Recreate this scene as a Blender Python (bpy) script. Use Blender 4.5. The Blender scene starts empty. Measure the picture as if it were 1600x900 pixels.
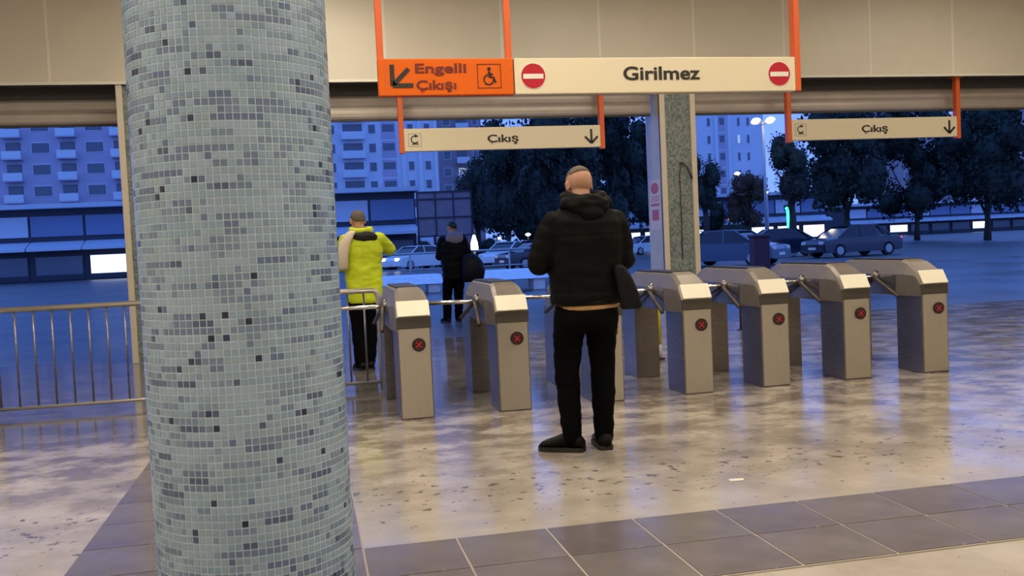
import bpy, bmesh, math, random
from mathutils import Vector, Matrix, Euler, noise
random.seed(7)
SC = bpy.context.scene
COL = SC.collection
PI = math.pi
# ------------------------------------------------------------------ camera
cam_data = bpy.data.cameras.new('camera')
cam = bpy.data.objects.new('camera', cam_data)
COL.objects.link(cam)
cam_data.sensor_width = 36.0
cam_data.lens = 33.75
cam_data.clip_end = 2000
VPX, VPY, SL, F = 478.0, 396.0, -0.046, 1500.0
yv = Vector((VPX-800, VPY-450, F)).normalized()
pv = Vector((VPX+1000-800, VPY+SL*1000-450, F))
zv = yv.cross(pv).normalized()
if zv.y > 0: zv = -zv
xv = yv.cross(zv)
CAM = Vector((0, 0, 1.26))
rows = (xv, yv, zv)
right = Vector((xv.x, yv.x, zv.x)); down = Vector((xv.y, yv.y, zv.y)); fwd = Vector((xv.z, yv.z, zv.z))
m = Matrix((right, -down, -fwd)).transposed().to_4x4()
m.translation = CAM
cam.matrix_world = m
SC.camera = cam
def at(px, py, Y):
    """world point at depth Y on the ray of a photograph pixel (used to measure the place)"""
    d = right*((px-800)/F) + down*((py-450)/F) + fwd
    return CAM + d*(Y/d.y)
def ax(px, Y, z=1.2):
    """world x at depth Y near height z"""
    p = at(px, 400, Y); q = at(px, 100, Y)
    t = (z-p.z)/(q.z-p.z)
    return p.x+(q.x-p.x)*t
# ------------------------------------------------------------------ world: blue dusk sky
W = bpy.data.worlds.new('dusk_sky'); SC.world = W
W.use_nodes = True
nt = W.node_tree; nt.nodes.clear()
out = nt.nodes.new('ShaderNodeOutputWorld'); bg = nt.nodes.new('ShaderNodeBackground')
tc = nt.nodes.new('ShaderNodeTexCoord'); sep = nt.nodes.new('ShaderNodeSeparateXYZ'); rmp = nt.nodes.new('ShaderNodeValToRGB')
nt.links.new(tc.outputs['Generated'], sep.inputs[0]); nt.links.new(sep.outputs['Z'], rmp.inputs[0])
rmp.color_ramp.elements[0].position = 0.0; rmp.color_ramp.elements[0].color = (0.26, 0.47, 1.45, 1)
rmp.color_ramp.elements[1].position = 0.9; rmp.color_ramp.elements[1].color = (0.095, 0.30, 1.05, 1)
nt.links.new(rmp.outputs[0], bg.inputs[0]); bg.inputs[1].default_value = 1.0
nt.links.new(bg.outputs[0], out.inputs[0])
SC.view_settings.view_transform = 'Standard'
SC.view_settings.look = 'None'
SC.view_settings.exposure = 0.0
SC.view_settings.gamma = 1.0
SC.view_settings.use_curve_mapping = False
LAMP_W = 50.0
# ------------------------------------------------------------------ materials
def mat(name, col, rough=0.6, metal=0.0, var=0.0, scale=8.0, bump=0.0, bscale=40.0, emit=None, estr=0.0, stretch=None, spec=None, coat=0.0, rvar=0.0):
    m = bpy.data.materials.new(name); m.use_nodes = True
    n = m.node_tree; b = n.nodes['Principled BSDF']
    b.inputs['Base Color'].default_value = (*col, 1); b.inputs['Roughness'].default_value = rough
    b.inputs['Metallic'].default_value = metal
    if spec is not None: b.inputs['Specular IOR Level'].default_value = spec
    if coat: b.inputs['Coat Weight'].default_value = coat
    if emit:
        b.inputs['Emission Color'].default_value = (*emit, 1); b.inputs['Emission Strength'].default_value = estr
    if var or bump or rvar:
        t = n.nodes.new('ShaderNodeTexCoord'); mp = n.nodes.new('ShaderNodeMapping')
        n.links.new(t.outputs['Object'], mp.inputs[0])
        if stretch: mp.inputs['Scale'].default_value = stretch
    if var:
        nz = n.nodes.new('ShaderNodeTexNoise'); nz.inputs['Scale'].default_value = scale; nz.inputs['Detail'].default_value = 5
        n.links.new(mp.outputs[0], nz.inputs[0])
        r = n.nodes.new('ShaderNodeValToRGB')
        r.color_ramp.elements[0].position = .3; r.color_ramp.elements[1].position = .7
        r.color_ramp.elements[0].color = (*[c*(1-var) for c in col], 1); r.color_ramp.elements[1].color = (*[min(1, c*(1+var)) for c in col], 1)
        n.links.new(nz.outputs['Fac'], r.inputs[0]); n.links.new(r.outputs[0], b.inputs['Base Color'])
    if rvar:
        nr = n.nodes.new('ShaderNodeTexNoise'); nr.inputs['Scale'].default_value = scale*1.7; nr.inputs['Detail'].default_value = 4
        n.links.new(mp.outputs[0], nr.inputs[0])
        mr = n.nodes.new('ShaderNodeMapRange'); mr.inputs[1].default_value = .3; mr.inputs[2].default_value = .7
        mr.inputs[3].default_value = max(0.02, rough-rvar); mr.inputs[4].default_value = rough+rvar
        n.links.new(nr.outputs['Fac'], mr.inputs[0]); n.links.new(mr.outputs[0], b.inputs['Roughness'])
    if bump:
        nb = n.nodes.new('ShaderNodeTexNoise'); nb.inputs['Scale'].default_value = bscale; nb.inputs['Detail'].default_value = 4
        n.links.new(mp.outputs[0], nb.inputs[0])
        bp = n.nodes.new('ShaderNodeBump'); bp.inputs['Strength'].default_value = bump; bp.inputs['Distance'].default_value = .02
        n.links.new(nb.outputs['Fac'], bp.inputs['Height']); n.links.new(bp.outputs[0], b.inputs['Normal'])
    return m

def stone_floor_mat():
    m = mat('pale_stone_floor', (.5, .44, .36), .16)
    n = m.node_tree; b = n.nodes['Principled BSDF']; L = n.links.new
    t = n.nodes.new('ShaderNodeTexCoord')
    def nz(scale, detail, stretch=None, rough=.55):
        x = n.nodes.new('ShaderNodeTexNoise'); x.inputs['Scale'].default_value = scale; x.inputs['Detail'].default_value = detail; x.inputs['Roughness'].default_value = rough
        if stretch:
            mp = n.nodes.new('ShaderNodeMapping'); mp.inputs['Scale'].default_value = stretch
            L(t.outputs['Object'], mp.inputs[0]); L(mp.outputs[0], x.inputs[0])
        else: L(t.outputs['Object'], x.inputs[0])
        return x
    def ramp(src, p0, c0, p1, c1):
        r = n.nodes.new('ShaderNodeValToRGB'); r.color_ramp.elements[0].position = p0; r.color_ramp.elements[1].position = p1
        r.color_ramp.elements[0].color = (*c0, 1); r.color_ramp.elements[1].color = (*c1, 1)
        L(src.outputs['Fac'], r.inputs[0]); return r
    def mix(mode, fac, a, bb):
        x = n.nodes.new('ShaderNodeMixRGB'); x.blend_type = mode
        if isinstance(fac, float): x.inputs[0].default_value = fac
        else: L(fac, x.inputs[0])
        L(a, x.inputs[1]); L(bb, x.inputs[2]); return x
    base = ramp(nz(2.2, 6), .3, (.35, .30, .25), .7, (.54, .48, .41))
    # wear lanes of wet dirt, worst near the gate line
    sp = n.nodes.new('ShaderNodeSeparateXYZ'); L(t.outputs['Object'], sp.inputs[0])
    mr = n.nodes.new('ShaderNodeMapRange'); mr.inputs[1].default_value = 3.9; mr.inputs[2].default_value = 6.4
    mr.inputs[3].default_value = .0; mr.inputs[4].default_value = .85; L(sp.outputs['Y'], mr.inputs[0])
    dirt = ramp(nz(2.6, 9, (1.0, 1.2, 1), .66), .44, (0, 0, 0), .57, (1, 1, 1))
    mu = n.nodes.new('ShaderNodeMath'); mu.operation = 'MULTIPLY'; L(dirt.outputs[0], mu.inputs[0]); L(mr.outputs[0], mu.inputs[1])
    dk = n.nodes.new('ShaderNodeRGB'); dk.outputs[0].default_value = (.15, .115, .09, 1)
    c1 = mix('MIX', mu.outputs[0], base.outputs[0], dk.outputs[0])
    # small dark scuffs
    snz = nz(13, 6, (1, 1.1, 1), .6)
    bd = n.nodes.new('ShaderNodeMath'); bd.operation = 'SUBTRACT'; L(sp.outputs['Y'], bd.inputs[0]); bd.inputs[1].default_value = 4.85
    ba = n.nodes.new('ShaderNodeMath'); ba.operation = 'ABSOLUTE'; L(bd.outputs[0], ba.inputs[0])
    bm_ = n.nodes.new('ShaderNodeMapRange'); bm_.inputs[1].default_value = .1; bm_.inputs[2].default_value = .75; bm_.inputs[3].default_value = .075; bm_.inputs[4].default_value = 0; L(ba.outputs[0], bm_.inputs[0])
    sa = n.nodes.new('ShaderNodeMath'); sa.operation = 'ADD'; L(snz.outputs['Fac'], sa.inputs[0]); L(bm_.outputs[0], sa.inputs[1])
    sc = n.nodes.new('ShaderNodeMapRange'); sc.inputs[1].default_value = .66; sc.inputs[2].default_value = .69; sc.inputs[4].default_value = .85; L(sa.outputs[0], sc.inputs[0])
    sk = n.nodes.new('ShaderNodeRGB'); sk.outputs[0].default_value = (.10, .085, .075, 1)
    c2 = mix('MIX', sc.outputs[0], c1.outputs[0], sk.outputs[0])
    # tracked-in wet film in the left lanes, ragged edge
    wob = nz(1.3, 4)
    ya = n.nodes.new('ShaderNodeMath'); ya.operation = 'MULTIPLY_ADD'; L(wob.outputs['Fac'], ya.inputs[0]); ya.inputs[1].default_value = 1.6; L(sp.outputs['Y'], ya.inputs[2])
    wy = n.nodes.new('ShaderNodeMapRange'); wy.inputs[1].default_value = 7.75; wy.inputs[2].default_value = 8.5; L(ya.outputs[0], wy.inputs[0])
    xa_ = n.nodes.new('ShaderNodeMath'); xa_.operation = 'MULTIPLY_ADD'; L(wob.outputs['Fac'], xa_.inputs[0]); xa_.inputs[1].default_value = 1.2; L(sp.outputs['X'], xa_.inputs[2])
    wx = n.nodes.new('ShaderNodeMapRange'); wx.inputs[1].default_value = 3.3; wx.inputs[2].default_value = 2.5; wx.inputs[3].default_value = .25; wx.inputs[4].default_value = 1; L(xa_.outputs[0], wx.inputs[0])
    wet = n.nodes.new('ShaderNodeMath'); wet.operation = 'MULTIPLY'; L(wy.outputs[0], wet.inputs[0]); L(wx.outputs[0], wet.inputs[1])
    wd = n.nodes.new('ShaderNodeMath'); wd.operation = 'MULTIPLY'; L(wet.outputs[0], wd.inputs[0]); wd.inputs[1].default_value = .72
    wk_ = n.nodes.new('ShaderNodeRGB'); wk_.outputs[0].default_value = (.10, .092, .09, 1)
    c3 = mix('MIX', wd.outputs[0], c2.outputs[0], wk_.outputs[0])
    L(c3.outputs[0], b.inputs['Base Color'])
    rr = ramp(nz(3.0, 5), .3, (.10, .10, .10), .75, (.28, .28, .28))
    wr = n.nodes.new('ShaderNodeRGB'); wr.outputs[0].default_value = (.07, .07, .07, 1)
    r3 = mix('MIX', wd.outputs[0], rr.outputs[0], wr.outputs[0]); L(r3.outputs[0], b.inputs['Roughness'])
    bp = n.nodes.new('ShaderNodeBump'); bp.inputs['Strength'].default_value = .06; bp.inputs['Distance'].default_value = .01
    L(nz(14, 3).outputs['Fac'], bp.inputs['Height']); L(bp.outputs[0], b.inputs['Normal'])
    return m

def mosaic_mat(name, pitch, cols, grout):
    """tiny mosaic too far away to pick apart"""
    m = mat(name, cols[0], .35); n = m.node_tree; b = n.nodes['Principled BSDF']; L = n.links.new
    t = n.nodes.new('ShaderNodeTexCoord')
    dv = n.nodes.new('ShaderNodeVectorMath'); dv.operation = 'SCALE'; dv.inputs['Scale'].default_value = 1/pitch
    L(t.outputs['Object'], dv.inputs[0])
    ad = n.nodes.new('ShaderNodeVectorMath'); ad.operation = 'ADD'; ad.inputs[1].default_value = (.37, .41, .33); L(dv.outputs[0], ad.inputs[0])
    fl = n.nodes.new('ShaderNodeVectorMath'); fl.operation = 'FLOOR'; L(ad.outputs[0], fl.inputs[0])
    wn = n.nodes.new('ShaderNodeTexWhiteNoise'); L(fl.outputs[0], wn.inputs['Vector'])
    r = n.nodes.new('ShaderNodeValToRGB'); r.color_ramp.interpolation = 'CONSTANT'
    while len(r.color_ramp.elements) < len(cols): r.color_ramp.elements.new(.5)
    for i, c in enumerate(cols):
        r.color_ramp.elements[i].position = i/len(cols); r.color_ramp.elements[i].color = (*c, 1)
    L(wn.outputs['Value'], r.inputs[0])
    L(r.outputs[0], b.inputs['Base Color'])
    return m

M = {}
M['floor'] = stone_floor_mat()
M['dark_tile'] = mat('dark_mauve_tile', (.155, .13, .135), .22, var=.22, scale=3, rvar=.08)
M['dark_tile_b'] = mat('dark_taupe_tile', (.17, .145, .14), .2, var=.2, scale=4, rvar=.07)
M['grout'] = mat('tile_grout', (.42, .37, .32), .7)
M['wall'] = mat('warm_plaster', (.62, .56, .46), .7, var=.05, scale=2)
M['panel'] = mat('cream_panel', (.76, .69, .56), .42, var=.04, scale=1.2)
M['joint'] = mat('panel_joint', (.88, .83, .72), .4)
M['ceiling'] = mat('ceiling_white', (.6, .57, .5), .8)
M['soffit'] = mat('soffit_shade', (.06, .055, .05), .7)  # near-black colour stands in for shade under the fascia
M['slat'] = mat('shutter_slat', (.46, .40, .35), .45, .3, var=.08, scale=3)
M['shaft'] = mat('column_grout', (.52, .63, .74), .6)
tc_ = [(.31,.365,.365),(.345,.395,.40),(.28,.34,.345),(.315,.36,.345),(.24,.285,.305),(.20,.24,.27),(.16,.195,.235),(.13,.16,.215),(.085,.11,.15),(.035,.05,.08),(.02,.03,.05)]
TILES = [mat('mosaic_tile_%d' % i, (c[0]*.88, c[1]*1.05, c[2]*1.36), .28, var=.06, scale=30) for i, c in enumerate(tc_)]
M['pillar_mosaic'] = mosaic_mat('green_grey_mosaic', .026, [(.20,.235,.225),(.15,.185,.185),(.235,.265,.25),(.11,.145,.15),(.18,.21,.205),(.255,.28,.265)], (.35,.35,.32))
M['pillar_side'] = mat('pale_side_cladding', (.50, .50, .50), .4, var=.05)
M['guide'] = mat('cream_guide_rail', (.66, .58, .46), .35, .2)
M['guide_dark'] = mat('dark_guide_slot', (.05, .045, .035), .6)
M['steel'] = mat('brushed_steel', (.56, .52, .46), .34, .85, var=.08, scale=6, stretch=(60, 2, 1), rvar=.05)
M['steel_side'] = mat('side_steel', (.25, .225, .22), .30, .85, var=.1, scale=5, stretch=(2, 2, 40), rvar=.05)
M['steel_band'] = mat('dark_steel_band', (.075, .062, .052), .45, .3)
M['hood'] = mat('hood_steel', (.27, .235, .20), .45, .6, var=.08, scale=6)
M['plate'] = mat('cream_reader_plate', (.86, .80, .64), .35)
M['chrome'] = mat('chrome', (.75, .73, .70), .18, 1.0)
M['black'] = mat('black_plastic', (.012, .011, .011), .4)
M['led'] = mat('red_led', (.3, .01, .01), .4, emit=(1, .04, .07), estr=.12)
M['orange'] = mat('orange_sign', (.77, .13, .003), .5, spec=.25)
M['orange_tube'] = mat('orange_hanger', (.72, .12, .022), .4)
M['cream'] = mat('cream_sign', (.80, .70, .50), .45)
M['ink'] = mat('black_lettering', (.02, .018, .015), .5)
M['brown_ink'] = mat('brown_lettering', (.16, .012, .005), .5)
M['grey_ink'] = mat('grey_symbol', (.30, .26, .19), .5)
M['red'] = mat('sign_red', (.50, .004, .02), .4)
M['white'] = mat('sign_white', (.85, .78, .70), .4)
M['poster'] = mat('poster_paper', (.66, .58, .60), .5)
M['poster_red'] = mat('poster_red_print', (.5, .12, .16), .5)
M['rail'] = mat('rail_steel', (.62, .58, .52), .3, .8)
M['yellow'] = mat('yellow_paint', (.75, .6, .02), .5)
M['whitepaint'] = mat('white_paint', (.75, .72, .66), .5)
M['darkpaint'] = mat('dark_paint', (.06, .03, .05), .5)
M['maroon'] = mat('maroon_paint', (.07, .012, .03), .5)
M['lamp_diff'] = mat('lamp_diffuser', (.9, .85, .75), .5, emit=(1, .86, .66), estr=3.0)
M['lamp_house'] = mat('lamp_housing', (.7, .7, .68), .5)
# people
M['skin'] = mat('skin', (.52, .27, .17), .5, var=.10, scale=14, bump=.1, bscale=120)
M['hair'] = mat('cropped_grey_hair', (.15, .115, .085), .8, var=.3, scale=90, bump=.5, bscale=260)
M['jacket'] = mat('black_jacket', (.0052, .0047, .0047), .6, spec=.08, var=.2, scale=7, bump=.15, bscale=25)
M['jacket_trim'] = mat('jacket_trim', (.007, .007, .007), .5, spec=.12)
M['trousers'] = mat('black_jeans', (.0028, .0028, .0034), .8, spec=.05, var=.25, scale=6, bump=.25, bscale=60)
M['shirt'] = mat('tan_shirt', (.50, .30, .12), .8, var=.15, scale=20)
M['shoe'] = mat('black_shoe', (.006, .005, .0045), .45, spec=.12)
M['sole'] = mat('shoe_sole', (.012, .010, .009), .6)
M['bag'] = mat('dark_bag', (.010, .010, .013), .45, spec=.12, bump=.2, bscale=20)
M['hivis'] = mat('hi_vis_yellow', (.60, .72, .01), .6, var=.12, scale=6, bump=.3, bscale=18)
M['hivis_dark'] = mat('black_lining', (.008, .008, .008), .8)
M['creambag'] = mat('cream_bag', (.72, .62, .48), .7)
M['greycloth'] = mat('grey_cloth', (.22, .2, .25), .8)
M['eye'] = mat('eye_white', (.7, .68, .65), .3)
# outdoors
M['pave'] = mat('wet_paving', (.11, .11, .125), .28, var=.2, scale=.25, rvar=.07)
M['road'] = mat('wet_asphalt', (.085, .085, .095), .42, var=.2, scale=.3, rvar=.08)
M['kerb'] = mat('pale_concrete', (.86, .88, .90), .5, var=.08)
M['tower'] = mat('tower_render', (.74, .76, .84), .8, var=.06, scale=.2)
M['tower_b'] = mat('tower_grey_render', (.36, .30, .34), .8, var=.08, scale=.2)
M['tower_c'] = mat('tower_mauve_render', (.55, .48, .60), .8, var=.06, scale=.2)
M['balcony'] = mat('balcony_parapet', (.74, .80, .86), .6)
M['pane'] = mat('window_glass', (.13, .15, .20), .12)
M['pane_lit'] = mat('lit_window', (.8, .8, .7), .4, emit=(.75, .88, 1), estr=.3)
M['shop'] = mat('shop_front', (.20, .26, .42), .6)
M['shop_dark'] = mat('shop_dark_tone', (.03, .035, .06), .5)  # even dark tone of the shop walls and window surrounds
M['awning'] = mat('awning', (.62, .68, .78), .7)
M['board_back'] = mat('billboard_back', (.25, .20, .235), .7, var=.1, scale=2)
M['board_frame'] = mat('billboard_frame', (.035, .032, .05), .6)
M['leaf'] = mat('dark_leaf', (.013, .026, .017), .7, var=.4, scale=3)
M['leaf_b'] = mat('mid_leaf', (.022, .036, .025), .7, var=.4, scale=3)
M['leaf_c'] = mat('autumn_leaf', (.08, .042, .024), .7, var=.4, scale=3)
M['bark'] = mat('bark', (.05, .042, .035), .9)
M['car_white'] = mat('white_car_paint', (.85, .88, .9), .25, coat=.5)
M['car_dark'] = mat('dark_car_paint', (.02, .025, .045), .2, coat=.6)
M['car_blue'] = mat('blue_grey_car_paint', (.06, .09, .16), .2, coat=.6)
M['glass'] = mat('car_glass', (.02, .025, .04), .08)
M['tyre'] = mat('tyre', (.015, .015, .017), .7)
M['head'] = mat('headlight', (1, 1, 1), .3, emit=(1, .95, .85), estr=14)
M['tail'] = mat('tail_light', (.6, .02, .02), .3, emit=(1, .05, .04), estr=2)
M['lum'] = mat('street_lamp_glow', (1, 1, 1), .4, emit=(1, .88, .68), estr=9)
M['lum_w'] = mat('white_lantern_glow', (1, 1, 1), .4, emit=(1, .9, .74), estr=6)
M['lum_o'] = mat('amber_lamp_glow', (1, .7, .4), .4, emit=(1, .6, .35), estr=6)
M['green'] = mat('green_signal', (.05, .8, .4), .4, emit=(.05, 1, .42), estr=3)
M['redlum'] = mat('red_signal', (.8, .1, .1), .4, emit=(1, .12, .15), estr=3)
M['lit_shop'] = mat('lit_shop_window', (.8, .8, .85), .4, emit=(.78, .84, 1), estr=1.5)
M['pole'] = mat('dark_pole', (.07, .075, .09), .5, .3)
M['pole_pale'] = mat('pale_pole', (.45, .47, .5), .5, .3)
# ------------------------------------------------------------------ mesh helpers
class MB:
    def __init__(s): s.v = []; s.f = []; s.mi = []
    def add(s, vs, fs, mi=0):
        o = len(s.v); s.v += [tuple(v) for v in vs]; s.f += [tuple(i+o for i in f) for f in fs]; s.mi += [mi]*len(fs); return s
    def box(s, x0, x1, y0, y1, z0, z1, mi=0, b=0.0):
        if b:
            return s.bevel_box(x0, x1, y0, y1, z0, z1, b, mi)
        vs = [(x, y, z) for z in (z0, z1) for y in (y0, y1) for x in (x0, x1)]
        return s.add(vs, [(0,2,3,1),(4,5,7,6),(0,1,5,4),(2,6,7,3),(0,4,6,2),(1,3,7,5)], mi)
    def bevel_box(s, x0, x1, y0, y1, z0, z1, b, mi=0):
        bm = bmesh.new(); bmesh.ops.create_cube(bm, size=1)
        for v in bm.verts: v.co = Vector(((x0+x1)/2+v.co.x*(x1-x0), (y0+y1)/2+v.co.y*(y1-y0), (z0+z1)/2+v.co.z*(z1-z0)))
        bmesh.ops.bevel(bm, geom=bm.edges[:]+bm.verts[:], offset=b, segments=2, affect='EDGES', profile=.5)
        bm.verts.index_update()
        s.add([v.co for v in bm.verts], [[v.index for v in f.verts] for f in bm.faces], mi); bm.free(); return s
    def prism(s, poly, d, mi=0):
        """poly: list of 3D points (planar), extruded by vector d"""
        n = len(poly); d = Vector(d); a = [Vector(p) for p in poly]; b = [p+d for p in a]
        nrm = Vector((0,0,0))
        for i in range(n): nrm += a[i].cross(a[(i+1) % n])
        if nrm.dot(d) > 0: fs = [tuple(reversed(range(n))), tuple(range(n, 2*n))]; fs += [(i, (i+1) % n, n+(i+1) % n, n+i) for i in range(n)]
        else: fs = [tuple(range(n)), tuple(reversed(range(n, 2*n)))]; fs += [(i, n+i, n+(i+1) % n, (i+1) % n) for i in range(n)]
        return s.add(a+b, fs, mi)
    def loft(s, rings, mi=0, cap=True):
        n = len(rings[0]); vs = [p for r in rings for p in r]; fs = []
        for k in range(len(rings)-1):
            for i in range(n): fs.append((k*n+i, k*n+(i+1) % n, (k+1)*n+(i+1) % n, (k+1)*n+i))
        if cap: fs.append(tuple(reversed(range(n)))); fs.append(tuple(range((len(rings)-1)*n, len(rings)*n)))
        return s.add(vs, fs, mi)
    def tube(s, pts, r, n=10, mi=0):
        pts = [Vector(p) for p in pts]; rs = r if isinstance(r, (list, tuple)) else [r]*len(pts)
        rings = []; prev = None
        for i, p in enumerate(pts):
            t = (pts[min(i+1, len(pts)-1)]-pts[max(i-1, 0)]).normalized()
            if prev is None:
                u = t.orthogonal().normalized()
            else:
                u = (prev-t*prev.dot(t)).normalized()
            prev = u; w = t.cross(u)
            rings.append([p+(u*math.cos(2*PI*k/n)+w*math.sin(2*PI*k/n))*rs[i] for k in range(n)])
        return s.loft(rings, mi)
    def sphere(s, c, r, seg=14, ring=9, rot=None, mi=0):
        rx, ry, rz = r if isinstance(r, (tuple, list)) else (r, r, r)
        c = Vector(c); vs = [Vector((0,0,rz))]; fs = []
        for i in range(1, ring):
            a = PI*i/ring
            for k in range(seg): vs.append(Vector((rx*math.sin(a)*math.cos(2*PI*k/seg), ry*math.sin(a)*math.sin(2*PI*k/seg), rz*math.cos(a))))
        vs.append(Vector((0,0,-rz)))
        for k in range(seg): fs.append((0, 1+k, 1+(k+1) % seg))
        for i in range(ring-2):
            for k in range(seg): a = 1+i*seg; fs.append((a+k, a+seg+k, a+seg+(k+1) % seg, a+(k+1) % seg))
        l = len(vs)-1; a = 1+(ring-2)*seg
        for k in range(seg): fs.append((a+k, l, a+(k+1) % seg))
        if rot is not None: vs = [rot @ v for v in vs]
        return s.add([c+v for v in vs], fs, mi)
    def limb(s, pts, rs, seg=14):
        """tapered chain with round joints (to be remeshed into one skin)"""
        s.tube(pts, rs, seg)
        for p, r in zip(pts, rs): s.sphere(p, r, seg, 10)
        return s
    def disc(s, c, r, d, n=28, mi=0, axis='Y'):
        c = Vector(c)
        poly = [c+Vector((r*math.cos(2*PI*k/n), 0, r*math.sin(2*PI*k/n))) for k in range(n)]
        if axis == 'X': poly = [c+Vector((0, r*math.cos(2*PI*k/n), r*math.sin(2*PI*k/n))) for k in range(n)]
        if axis == 'Z': poly = [c+Vector((r*math.cos(2*PI*k/n), r*math.sin(2*PI*k/n), 0)) for k in range(n)]
        return s.prism(poly, d, mi)
    def mesh(s, name):
        me = bpy.data.meshes.new(name); me.from_pydata(s.v, [], s.f)
        if any(s.mi): me.polygons.foreach_set('material_index', s.mi)
        me.update(); return me
    def build(s, name, material, parent=None, smooth=False, loc=None):
        me = s.mesh(name)
        for x in (material if isinstance(material, (list, tuple)) else [material]): me.materials.append(x)
        if smooth: me.polygons.foreach_set('use_smooth', [True]*len(me.polygons))
        return link(name, me, parent, loc)
def link(name, me, parent=None, loc=None):
    o = bpy.data.objects.new(name, me); COL.objects.link(o)
    if parent is not None: o.parent = parent
    if loc is not None: o.location = loc
    return o
def tag(o, label=None, cat=None, group=None, kind=None):
    for k, v in (('label', label), ('category', cat), ('group', group), ('kind', kind)):
        if v: o[k] = v
    return o
def thing(name, label, cat, loc=(0,0,0), rz=0.0, group=None):
    o = bpy.data.objects.new(name, None); COL.objects.link(o); o.location = loc; o.rotation_euler = (0,0,rz)
    o.empty_display_size = .2
    return tag(o, label, cat, group)
def copy_tree(o, parent=None):
    c = o.copy(); COL.objects.link(c)
    if parent is not None: c.parent = parent
    for ch in list(o.children): copy_tree(ch, c)
    return c
def struct(mb, name, material, parent=None):
    o = mb.build(name, material, parent)
    if parent is None: o['kind'] = 'structure'
    return o
def text_mesh(body, size, width, name, material, parent, loc, extrude=.003, bold=0.0):
    """lettering standing in the XZ plane facing -Y, centred, width fitted"""
    cu = bpy.data.curves.new(name, 'FONT'); cu.body = body; cu.size = size; cu.extrude = extrude; cu.align_x = 'CENTER'; cu.align_y = 'CENTER'
    cu.offset = bold
    t = bpy.data.objects.new('tmp', cu); COL.objects.link(t)
    bpy.context.view_layer.update()
    me = bpy.data.meshes.new_from_object(t.evaluated_get(bpy.context.evaluated_depsgraph_get()))
    bpy.data.objects.remove(t); bpy.data.curves.remove(cu)
    xs = [v.co.x for v in me.vertices]; ys = [v.co.y for v in me.vertices]
    w = max(xs)-min(xs); k = width/w; cx = (max(xs)+min(xs))/2
    for v in me.vertices: v.co = Vector(((v.co.x-cx)*k, -v.co.z, v.co.y))
    me.materials.clear(); me.materials.append(material); me.name = name
    return link(name, me, parent, loc)

# ------------------------------------------------------------------ structure: hall shell
XL, XR, YB, YW, ZC = -6.5, 13.0, -6.0, 12.5, 4.85
PX0, PX1 = 4.84, 5.36          # mosaic pillar
mb = MB()
fl = struct(MB().box(XL, XR, YB, 13.2, -.12, 0), 'floor', M['floor'])
fl2 = None
# dark tile bands laid in the floor: two rows across (Y 3.25..4.05) and a strip along the column (X < 0.17)
T = .3985
tile_meshes = {}
def floor_tile(i, j, x0, y0, w=T, d=T):
    g = .005
    k = (round(w, 3), round(d, 3), (i*7+j*3) % 2)
    if k not in tile_meshes:
        b = MB().box(0, w-2*g, 0, d-2*g, 0, .006)
        me = b.mesh('tile'); me.materials.append(M['dark_tile'] if k[2] else M['dark_tile_b']); tile_meshes[k] = me
    return link('tile', tile_meshes[k], fl, (x0+g, y0+g, .0025))
bed = MB().box(.168+0*T, 11*T+.168+.6, 3.25, 4.05, .0, .0055)
bed.box(-1.02, .168, .2, 8.2, .0, .0055)
bed.build('grout_bed', M['grout'], fl)
for j in range(2):
    for i in range(0, 12): floor_tile(i, j, .168+i*T, 3.2525+j*T)
for j in range(20):
    for i in range(3): floor_tile(i, j+1, .168-(i+1)*T, 3.2525+(j-7)*T)
struct(MB().box(XL, XR, YB, YW+.6, ZC, ZC+.15), 'ceiling', M['ceiling'])
struct(MB().box(XL-.2, XL, YB, YW+.6, 0, ZC), 'wall_left', M['wall'])
struct(MB().box(XR, XR+.2, YB, YW+.6, 0, ZC), 'wall_right', M['wall'])
struct(MB().box(XL, XR, YB-.2, YB, 0, ZC), 'wall_back', M['wall'])
ZF = 3.42
wf = struct(MB().box(XL, XR, YW+.02, YW+.06, ZF+.02, ZC), 'wall_front', M['joint'])
MB().box(XL, XR, YW+.06, YW+.24, ZF+.005, ZC).build('lintel', M['soffit'], wf)
joints = [-5.575, -4.23, -2.885, -1.54, -.195, 1.13, 2.669, 4.012, 5.366, 6.711, 8.056, 9.40, 10.745, 12.09]
for a, b in zip([XL]+joints, joints+[XR]):
    MB().box(a+.009, b-.009, YW-.012, YW+.02, ZF, ZC-.01, b=.003).build('panel', M['panel'], wf)
for x in joints:
    MB().box(x-.016, x+.016, YW-.016, YW-.0125, ZF, ZC-.01).build('joint_cover', M['joint'], wf)
MB().box(XL, XR, YW-.018, YW-.0125, ZF-.005, ZF+.03).build('edge_trim', M['joint'], wf)

# mosaic pillars with guide rails
def pillar(x0, x1, label):
    t = thing('mosaic_pillar', label, 'pillar', ((x0+x1)/2, YW+.04, 0)); w = (x1-x0)/2
    MB().box(-w+.07, w-.07, .0, .62, 0, ZF+.02).build('mosaic_face', M['pillar_mosaic'], t)
    for s in (-1, 1):
        MB().box(min(s*w, s*(w-.075)), max(s*w, s*(w-.075)), -.03, .07, 0, ZF+.02, b=.006).build('guide_rail', M['guide'], t)
        MB().box(min(s*(w-.001), s*(w+.002)), max(s*(w-.001), s*(w+.002)), .0, .035, 0, ZF+.02).build('rail_slot', M['guide_dark'], t)
        MB().box(min(s*(w-.07), s*(w-.025)), max(s*(w-.07), s*(w-.025)), .07, .62, 0, ZF+.02).build('side_cladding', M['pillar_side'], t)
    return t
pl = pillar(PX0, PX1, 'grey green mosaic pillar between two cream guide rails, beside the poster')
pillar(-2.16, -1.64, 'mosaic pillar mostly behind the blue tiled round column')
pillar(11.9, 12.42, 'mosaic pillar at the far right end of the exit wall')
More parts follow.
